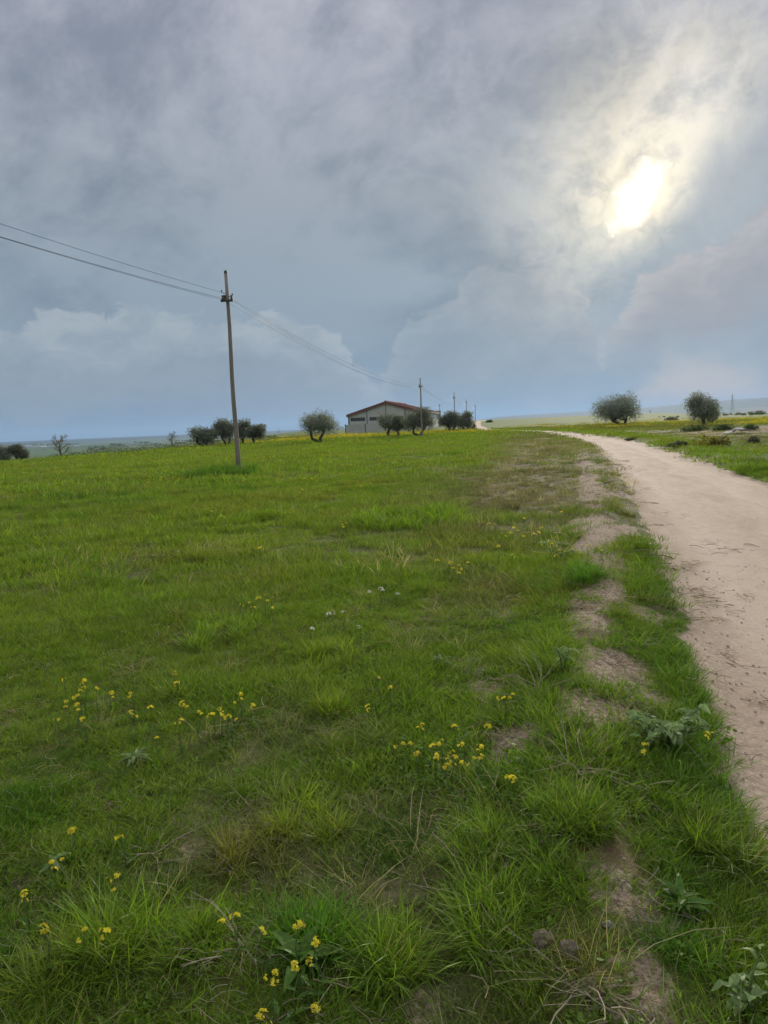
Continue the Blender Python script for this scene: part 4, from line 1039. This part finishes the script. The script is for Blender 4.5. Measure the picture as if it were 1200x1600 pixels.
far_house(1172, 647.0, 6, 3.6, 'pale house on the right skyline, third from the olive', M_CONC2, M_TILE, name='distant_house', cat='house')
far_house(1187, 646.0, 6, 4.2, 'white house on the skyline nearest the right picture edge', roof=M_TILE, name='distant_house', cat='house')

def pylon(px, Y, ytop, label):
    x = x_for(px, 650, Y); z0 = gz(x, Y); h = z_for(px, ytop, Y) - z0; root = empty('lattice_pylon', (x, Y, z0)); tag(root, label, 'pylon')
    b = h * .09; t = .35 + h * .008
    for sx in (-1, 1):
        for sy in (-1, 1): mb = MB(); mb.tube([(sx * b, sy * b, -.5), (sx * t, sy * t, h * .72), (sx * .1, sy * .1, h)], .07, 4); mb.build('leg', M_FRAME, root)
    mb = MB()
    for k in range(7):
        u0, u1 = k / 8, (k + 1) / 8; w0 = b + (t - b) * min(u0 / .72, 1); w1 = b + (t - b) * min(u1 / .72, 1)
        for sy in (-1, 1): mb.tube([(-w0, sy * w0, h * u0), (w1, sy * w1, h * u1)], .045, 3); mb.tube([(w0, sy * w0, h * u0), (-w1, sy * w1, h * u1)], .045, 3)
    mb.build('bracing', M_FRAME, root)
    for zz, wd in ((.72, .17), (.82, .14), (.92, .11)): mb = MB(); mb.tube([(-h * wd, 0, h * zz), (0, 0, h * zz + .5), (h * wd, 0, h * zz)], .07, 4); mb.build('crossarm', M_FRAME, root)
pylon(1144, 820, 616, 'faint lattice pylon on the right skyline above the white houses')
pylon(434, 1300, 669, 'faint lattice pylon in the valley right of the near utility pole')
pylon(1016, 1250, 640, 'tiny lattice pylon on the skyline between the two right olives')

# white scrap on the rough ground
def build_scrap():
    c = ground_hit(1153, 677); rs = np.random.default_rng(3); mb = MB(); N = 6
    g_ = [[(-.9 + 1.8 * i / N + rs.normal() * .04, -.35 + .7 * j / N + rs.normal() * .04, .05 + .3 * rs.random() * math.sin(3.14 * i / N) + .1 * i / N) for i in range(N + 1)] for j in range(N + 1)]
    for j in range(N):
        for i in range(N): mb.face([g_[j][i], g_[j][i + 1], g_[j + 1][i + 1], g_[j + 1][i]])
    o = mb.build('plastic_sheet', M_WHITE, loc=tuple(c)); md = o.modifiers.new('thick', 'SOLIDIFY'); md.thickness = .01
    tag(o, 'crumpled white plastic sheet lying on rough ground across the road', 'plastic sheet')
build_scrap()
# rubble on the rough ground
def build_rubble():
    rs = np.random.default_rng(77); mb = MB()
    for _ in range(900):
        y = 38 + 40 * rs.random(); x = 16 + 34 * rs.random(); s = float(edge_dist(np.array([x]), np.array([y]))[0])
        if s > -ROADW - 2.5 or abs(x / y) > .62: continue
        if fbm(np.array([x / 5]), np.array([y / 2.5]), 4, 85)[0] < .42: continue
        z = gz(x, y); r = .04 + .14 * rs.random() ** 3; b = len(mb.v)
        pts = [(0, 0, 1), (1, 0, .2), (.3, .9, .1), (-.8, .5, .2), (-.7, -.6, .1), (.4, -.9, .15)]
        mb.v += [(x + p[0] * r * (.7 + .6 * rs.random()), y + p[1] * r * (.7 + .6 * rs.random()), z - .01 + p[2] * r * (.5 + .5 * rs.random())) for p in pts]
        for k in range(5): mb.f.append((b, b + 1 + k, b + 1 + (k + 1) % 5)); mb.t.append(.5)
    o = mb.build('rubble', plain('rubble_stone', (0.27, 0.20, 0.15), (0.50, 0.42, 0.34), .9, .9, .1)); tag(o, 'scattered stones and clods on rough ground beyond the road', 'rubble', kind='stuff')
build_rubble()

# ------------------------------------------------------------------ wildflowers
def head_mesh(seed, m, nf, rad, pet):
    rs = np.random.default_rng(seed); mb = MB()
    for k in range(nf):
        v = rs.normal(size=3); v /= np.linalg.norm(v); v[2] = abs(v[2]) * .8 + .1
        c = np.array([v[0] * rad, v[1] * rad, v[2] * rad * .7]); n_ = Vector(v + rs.normal(0, .25, 3)).normalized()
        a = n_.cross(Vector((.3, .8, .1))).normalized(); b = n_.cross(a); t = rs.random(); ph = rs.random() * 6.28
        for p in range(4):
            th = ph + p * 1.5708; d = a * math.cos(th) + b * math.sin(th); e = a * -math.sin(th) + b * math.cos(th); C = Vector(c)
            mb.face([C, C + d * pet * .6 + e * pet * .42 + n_ * pet * .2, C + d * pet + n_ * pet * .15, C + d * pet * .6 - e * pet * .42 + n_ * pet * .2], t)
    return mb.mesh('blossom', m, tint=True)
HEADS = [head_mesh(800 + i, M_PETAL, (5, 8, 11, 7)[i], .019, .0115) for i in range(4)]
HEADSW = [head_mesh(820 + i, M_PETALW, 7, .022, .010) for i in range(2)]
STEMS = []
for i in range(4):
    mb = MB(); a = i * 1.7; mb.tube([(0, 0, -.02), (.012 * math.cos(a), .012 * math.sin(a), .4), (-.01 * math.cos(a), .012 * math.sin(a), .75), (0, 0, 1)], [.0028, .0024, .002, .0016], 4, False); STEMS.append(mb.mesh('stem', M_STEM))
def leaf_mesh(name, m, L, W_, fold, curl, lobes=0, seed=0):
    rs = np.random.default_rng(seed); mb = MB(); n = 7; rows = []
    for k in range(n + 1):
        u = k / n; w = W_ * (math.sin(math.pi * min(u * .92 + .06, 1)) ** .8) * (1 + (lobes * .35 * math.cos(k * 3.14159) if 0 < k < n - 1 else 0))
        z = curl * (u - u * u * 1.35) * L + .003 * rs.normal()
        rows.append([(L * u, -w / 2, z + fold * w), (L * u, 0, z), (L * u, w / 2, z + fold * w)])
    for k in range(n):
        for j in range(2): mb.face([rows[k][j], rows[k + 1][j], rows[k + 1][j + 1], rows[k][j + 1]], .3 + .5 * rs.random())
    me = mb.mesh(name, m, True, True); return me
LEAF_S = [leaf_mesh('leaf', M_LEAFD, .07, .022, .2, .5, 1, 830 + i) for i in range(2)]

def flower(px, py, hgt, label, group, near, white=False):
    d = _F * FPX + _R * (px - IW / 2) - _U * (py - IH / 2)
    c = ground_hit(px, py, hgt); z = c[2]
    root = empty('wildflower', (c[0], c[1], z), random.random() * 6.28); tag(root, label, 'wildflower', group)
    st = link('stem', random.choice(STEMS), root); st.scale = (1, 1, hgt)
    hd = link('blossom', random.choice(HEADSW if white else HEADS), root, (0, 0, hgt)); k = .42 + .36 * random.random(); k *= 1.0 if near else 1.5; hd.scale = (k, k, k); hd.rotation_euler = (random.gauss(0, .3), random.gauss(0, .3), random.random() * 6.28)
    if near:
        for q in range(random.choice((0, 1, 2))):
            b = link('blossom', random.choice(HEADS), root, (random.gauss(0, .018), random.gauss(0, .018), hgt * (.86 + .1 * random.random()))); kk = .35 + .25 * random.random(); b.scale = (kk, kk, kk); b.rotation_euler = (random.gauss(0, .5), random.gauss(0, .5), random.random() * 6)
        for q in range(3):
            l = link('leaf', random.choice(LEAF_S), root, (0, 0, hgt * (.1 + .2 * q))); l.rotation_euler = (0, -.5, q * 2.3 + random.random()); kk = .9 - .2 * q; l.scale = (kk, kk, kk)
PATCH = [
 ('yellow wildflower in the dense patch at the left of the meadow', [(100, 1062), (132, 1063), (132, 1075), (121, 1087), (103, 1097), (122, 1100), (122, 1109), (130, 1123), (88, 1125), (151, 1076)], 1, .24),
 ('yellow wildflower in the loose scatter right of the dense left patch', [(174, 1083), (204, 1083), (205, 1113), (235, 1106), (273, 1050), (276, 1067), (285, 1099), (310, 1112), (283, 1127), (333, 1116), (343, 1108), (350, 1122), (358, 1120), (367, 1098), (375, 1085), (395, 1102), (245, 1153)], 1, .2),
 ('yellow wildflower in the sparse scatter near the lower left picture edge', [(113, 1298), (190, 1308), (80, 1348), (183, 1367), (38, 1396), (67, 1452), (132, 1453), (163, 1456)], 1, .2),
 ('yellow wildflower in the nearest group around the broad dark leaves', [(367, 1433), (410, 1455), (466, 1446), (495, 1469), (484, 1502), (430, 1520), (410, 1585), (493, 1574), (460, 1505)], 1, .24),
 ('yellow wildflower in the patch in the middle of the foreground meadow', [(660, 1133), (710, 1135), (762, 1135), (630, 1162), (642, 1162), (652, 1178), (618, 1167), (683, 1180), (707, 1175), (690, 1158), (723, 1192), (750, 1167), (751, 1183), (722, 1162), (675, 1165), (700, 1190)], 1, .2),
 ('yellow wildflower standing just behind the middle foreground patch', [(592, 1059), (610, 1074), (574, 1103)], 1, .2),
 ('yellow wildflower by the dead weeds near the earth bank', [(800, 1215), (787, 1091), (802, 1085)], 1, .2),
 ('yellow wildflower on the grey-green leafy plant at the track edge', [(1008, 1163), (1105, 1147)], 1, .2),
 ('yellow wildflower in the small patch left of centre in the meadow', [(377, 946), (390, 942), (404, 935), (415, 931), (417, 939), (426, 950), (425, 935), (396, 950)], 0, .24),
 ('white wildflower in the thin group left of the meadow centre', [(520, 957), (514, 960), (537, 957), (487, 983), (560, 980), (577, 926), (595, 920), (598, 923), (621, 929)], 2, .2),
 ('yellow wildflower in the bright patch by the dry strip', [(802, 825), (825, 833), (798, 833), (773, 819), (783, 833), (846, 825), (833, 835), (819, 810), (779, 854), (801, 869), (862, 850), (858, 800), (877, 800), (810, 829), (790, 838), (818, 838), (842, 832), (764, 818)], 0, .28),
 ('yellow wildflower in the patch just below the bright one', [(703, 879), (717, 883), (731, 879), (717, 896), (683, 876), (721, 890), (708, 888)], 0, .26),
 ('yellow wildflower among the weeds beside the bare earth of the bank', [(873, 860), (883, 862), (917, 852), (941, 860), (868, 868), (895, 858)], 0, .26),
 ('yellow wildflower in the far patch right of the near utility pole', [(472, 765), (487, 748), (505, 765), (515, 766), (480, 757), (468, 770), (496, 752), (500, 770), (511, 758), (490, 764), (476, 748)], 0, .34),
 ('yellow wildflower in the patch below the near utility pole', [(318, 795), (325, 795), (345, 806), (330, 799), (350, 808)], 0, .3),
 ('yellow wildflower in the small trio in mid meadow', [(535, 820), (540, 817), (536, 824), (395, 847), (406, 856)], 0, .28),
]
ORD = ['leftmost', 'second from left', 'third from left', 'fourth from left', 'fifth from left', 'sixth from left', 'seventh from left', 'eighth from left', 'ninth from left', 'tenth from left', 'eleventh from left', 'twelfth from left']
for lab, pts, mode, hg in PATCH:
    srt = sorted(pts); n = len(srt)
    for k, (a, b) in enumerate(srt):
        r = n - 1 - k
        w = 'rightmost' if r == 0 else ORD[k] if k <= r + 1 else ORD[r].replace('left', 'right')
        flower(a, b, hg * (.55 + .4 * random.random()), lab.replace('wildflower', 'wildflower, ' + w + ',', 1), lab.replace('wildflower', 'wildflowers', 1), mode == 1, mode == 2)

# ------------------------------------------------------------------ broad-leaved plants, dead weeds, clods
def rosette(px, py, n, L, Wd, m, label, seed, up=.45, lobes=0, stems=0, name='leafy_plant', spread=1.0):
    rs = np.random.default_rng(seed); c = ground_hit(px, py); root = empty(name, tuple(c)); tag(root, label, 'plant')
    meshes = [leaf_mesh('leaf', m, L, Wd, .12 + .1 * rs.random(), .5 + .4 * rs.random(), lobes, seed * 7 + i) for i in range(3)]
    if stems:
        for k in range(stems):
            a = rs.random() * 6.28; r = L * (.5 + 1.9 * rs.random()) * spread; hh = L * (1.3 + 1.7 * rs.random()); e = (math.cos(a) * r, math.sin(a) * r * .8, hh)
            mb = MB(); mb.tube([(0, 0, -.01), (e[0] * .45, e[1] * .45, hh * .7), e], [.004, .003, .0022], 4, False); mb.build('stem', M_STEM, root)
            for q in range(max(1, n // stems)):
                u = .35 + .65 * rs.random(); o = link('leaf', meshes[rs.integers(3)], root, (e[0] * u, e[1] * u, hh * min(1, u * 1.2)))
                o.rotation_euler = (rs.normal() * .35, rs.normal() * .35 - .1, rs.random() * 6.28); k_ = .6 + .6 * rs.random(); o.scale = (k_, k_, k_)
    else:
        for q in range(n):
            o = link('leaf', meshes[rs.integers(3)], root, (0, 0, .005 + .02 * rs.random())); o.rotation_euler = (rs.normal() * .2, -up * (.4 + rs.random()), q * 2.4 + rs.normal() * .2); k_ = .65 + .6 * rs.random(); o.scale = (k_, k_, k_)
rosette(1042, 1172, 120, .066, .036, M_LEAFB, 'grey-green broad-leaved plant on the bank at the track edge', 901, stems=24, spread=1.75)
rosette(470, 1525, 9, .12, .036, M_LEAFD, 'dark plant with broad upright leaves among the nearest yellow flowers', 902, .9)
rosette(1065, 1425, 22, .085, .022, M_LEAFD, 'dark lobed plant sunk in the lush grass at the track edge', 903, .6)
rosette(640, 1225, 12, .05, .016, M_LEAFB, 'small pale rosette just below the middle flower patch', 904, .5)
rosette(212, 1192, 15, .09, .018, M_LEAFB, 'grey-green rosette of narrow leaves in the left foreground', 905, .4)
rosette(85, 1358, 12, .065, .018, M_LEAFB, 'grey-green rosette near the lower left picture edge', 906, .3)
rosette(728, 1160, 12, .055, .02, M_LEAFB, 'grey-green rosette under the middle patch of yellow flowers', 907, .5)
rosette(868, 880, 34, .09, .036, M_LEAFB, 'tall grey-green weed beside the bare earth of the bank', 908, stems=6)
rosette(880, 1055, 22, .06, .02, M_LEAFB, 'grey-green weed sprouting behind the dead stalks on the bank', 909, stems=5)
rosette(1165, 1585, 26, .05, .024, M_LEAFB, 'grey-green leafy weed in the lower right corner', 910, stems=5)
rosette(690, 1040, 10, .07, .018, M_LEAFB, 'small green rosette in the meadow above the middle flower patch', 911, .5)
rosette(590, 1230, 9, .055, .018, M_LEAFD, 'small dark rosette left of the pale one in the middle foreground', 912, .4)

def dead_weed(px, py, n, L, label, seed, spread=1.0, flat=.4):
    rs = np.random.default_rng(seed); c = ground_hit(px, py); root = empty('dead_weed', tuple(c)); tag(root, label, 'weed')
    for k in range(n):
        a = rs.random() * 6.28; l = L * (.45 + .8 * rs.random()); el_ = flat * (.2 + rs.random()); p = Vector((rs.normal() * .03, rs.normal() * .03, 0)); d = Vector((math.cos(a) * spread, math.sin(a) * spread, el_)).normalized()
        pts = [p]
        for q in range(4): d = (d + Vector(rs.normal(0, .22, 3)) - Vector((0, 0, .10))).normalized(); p = p + d * l / 4; p.z = max(p.z, .006); pts.append(p.copy())
        mb = MB(); mb.tube(pts, [.0024, .0021, .0018, .0014, .0009], 4, False)
        for q in range(2):
            b = pts[2 + q]; e = b + (d + Vector(rs.normal(0, .6, 3))).normalized() * l * .25; e.z = max(e.z, .006); mb.tube([b, e], [.0012, .0006], 3, False)
        mb.build('stalk', M_DEAD, root)
dead_weed(835, 1085, 22, .34, 'tangle of dead grey stalks on the bank by the grey-green weed', 921, 1, .7)
dead_weed(390, 1490, 16, .26, 'bundle of dry stalks left of the nearest yellow flowers', 922, 1, .5)
dead_weed(560, 1245, 7, .2, 'few dry stalks lying in the middle foreground grass', 923, 1, .3)
dead_weed(900, 1200, 16, .28, 'flattened mat of straw on the mossy bank', 924, 1, .15)
dead_weed(240, 1335, 10, .22, 'dry twiggy stalks by the bare spot in the left foreground', 925, 1, .3)
dead_weed(760, 1400, 12, .24, 'dry stems in the grass left of the earth strip', 926, 1, .4)
dead_weed(920, 1540, 14, .26, 'dry stems across the lower end of the earth strip', 927, 1, .3)
dead_weed(60, 1490, 10, .22, 'dry stems in the lower left corner grass', 928, 1, .4)
dead_weed(1120, 1215, 7, .22, 'loose twigs at the edge of the sandy track', 929, 1, .12)
dead_weed(1150, 1040, 6, .3, 'loose twigs lying out on the sandy track', 930, 1, .08)

def clod(px, py, r, label, seed, m):
    rs = np.random.default_rng(seed); c = ground_hit(px, py); me = bpy.data.meshes.new('clod')
    import bmesh
    bm = bmesh.new(); bmesh.ops.create_icosphere(bm, subdivisions=3, radius=1)
    for v in bm.verts:
        p = v.co; k = 1 + .5 * (vnoise(p.x * 2 + seed, p.y * 2 + p.z * 1.7, seed) - .5) + .4 * (vnoise(p.x * 6 + p.z * 3, p.y * 6 + seed, seed + 1) - .5); v.co = p * float(k)
    bm.to_mesh(me); bm.free(); me.materials.append(m)
    o = link('earth_clod', me, None, (c[0], c[1], c[2] + r * .35)); o.scale = (r, r * .9, r * .75); tag(o, label, 'clod')
clod(950, 1448, .016, 'small pale clod of earth on the bare strip', 941, M_PALECLOD)
clod(849, 1477, .034, 'brown clod of earth at the foot of the grass tufts', 942, M_CLOD)
clod(890, 1490, .030, 'brown clod of earth right of the first, above the dry stems', 943, M_CLOD)

# ------------------------------------------------------------------ haze
def build_haze():
    def fn(q):
        v = q.n('ShaderNodeVolumePrincipled'); v.inputs['Color'].default_value = (0.40, 0.62, 0.92, 1); v.inputs['Density'].default_value = HAZE_DENSITY; v.inputs['Anisotropy'].default_value = 0.25
        return v.outputs[0]
    m = bpy.data.materials.new('haze'); m.use_nodes = True; nt = m.node_tree; nt.nodes.clear(); q = G(nt); out = q.n('ShaderNodeOutputMaterial'); nt.links.new(fn(q), out.inputs['Volume'])
    mb = MB(); mb.box(-26000, 26000, -26000, 26000, -110, 260); o = mb.build('haze', m); tag(o, 'thin pale haze hanging over the whole countryside', 'haze', kind='stuff')
build_haze()
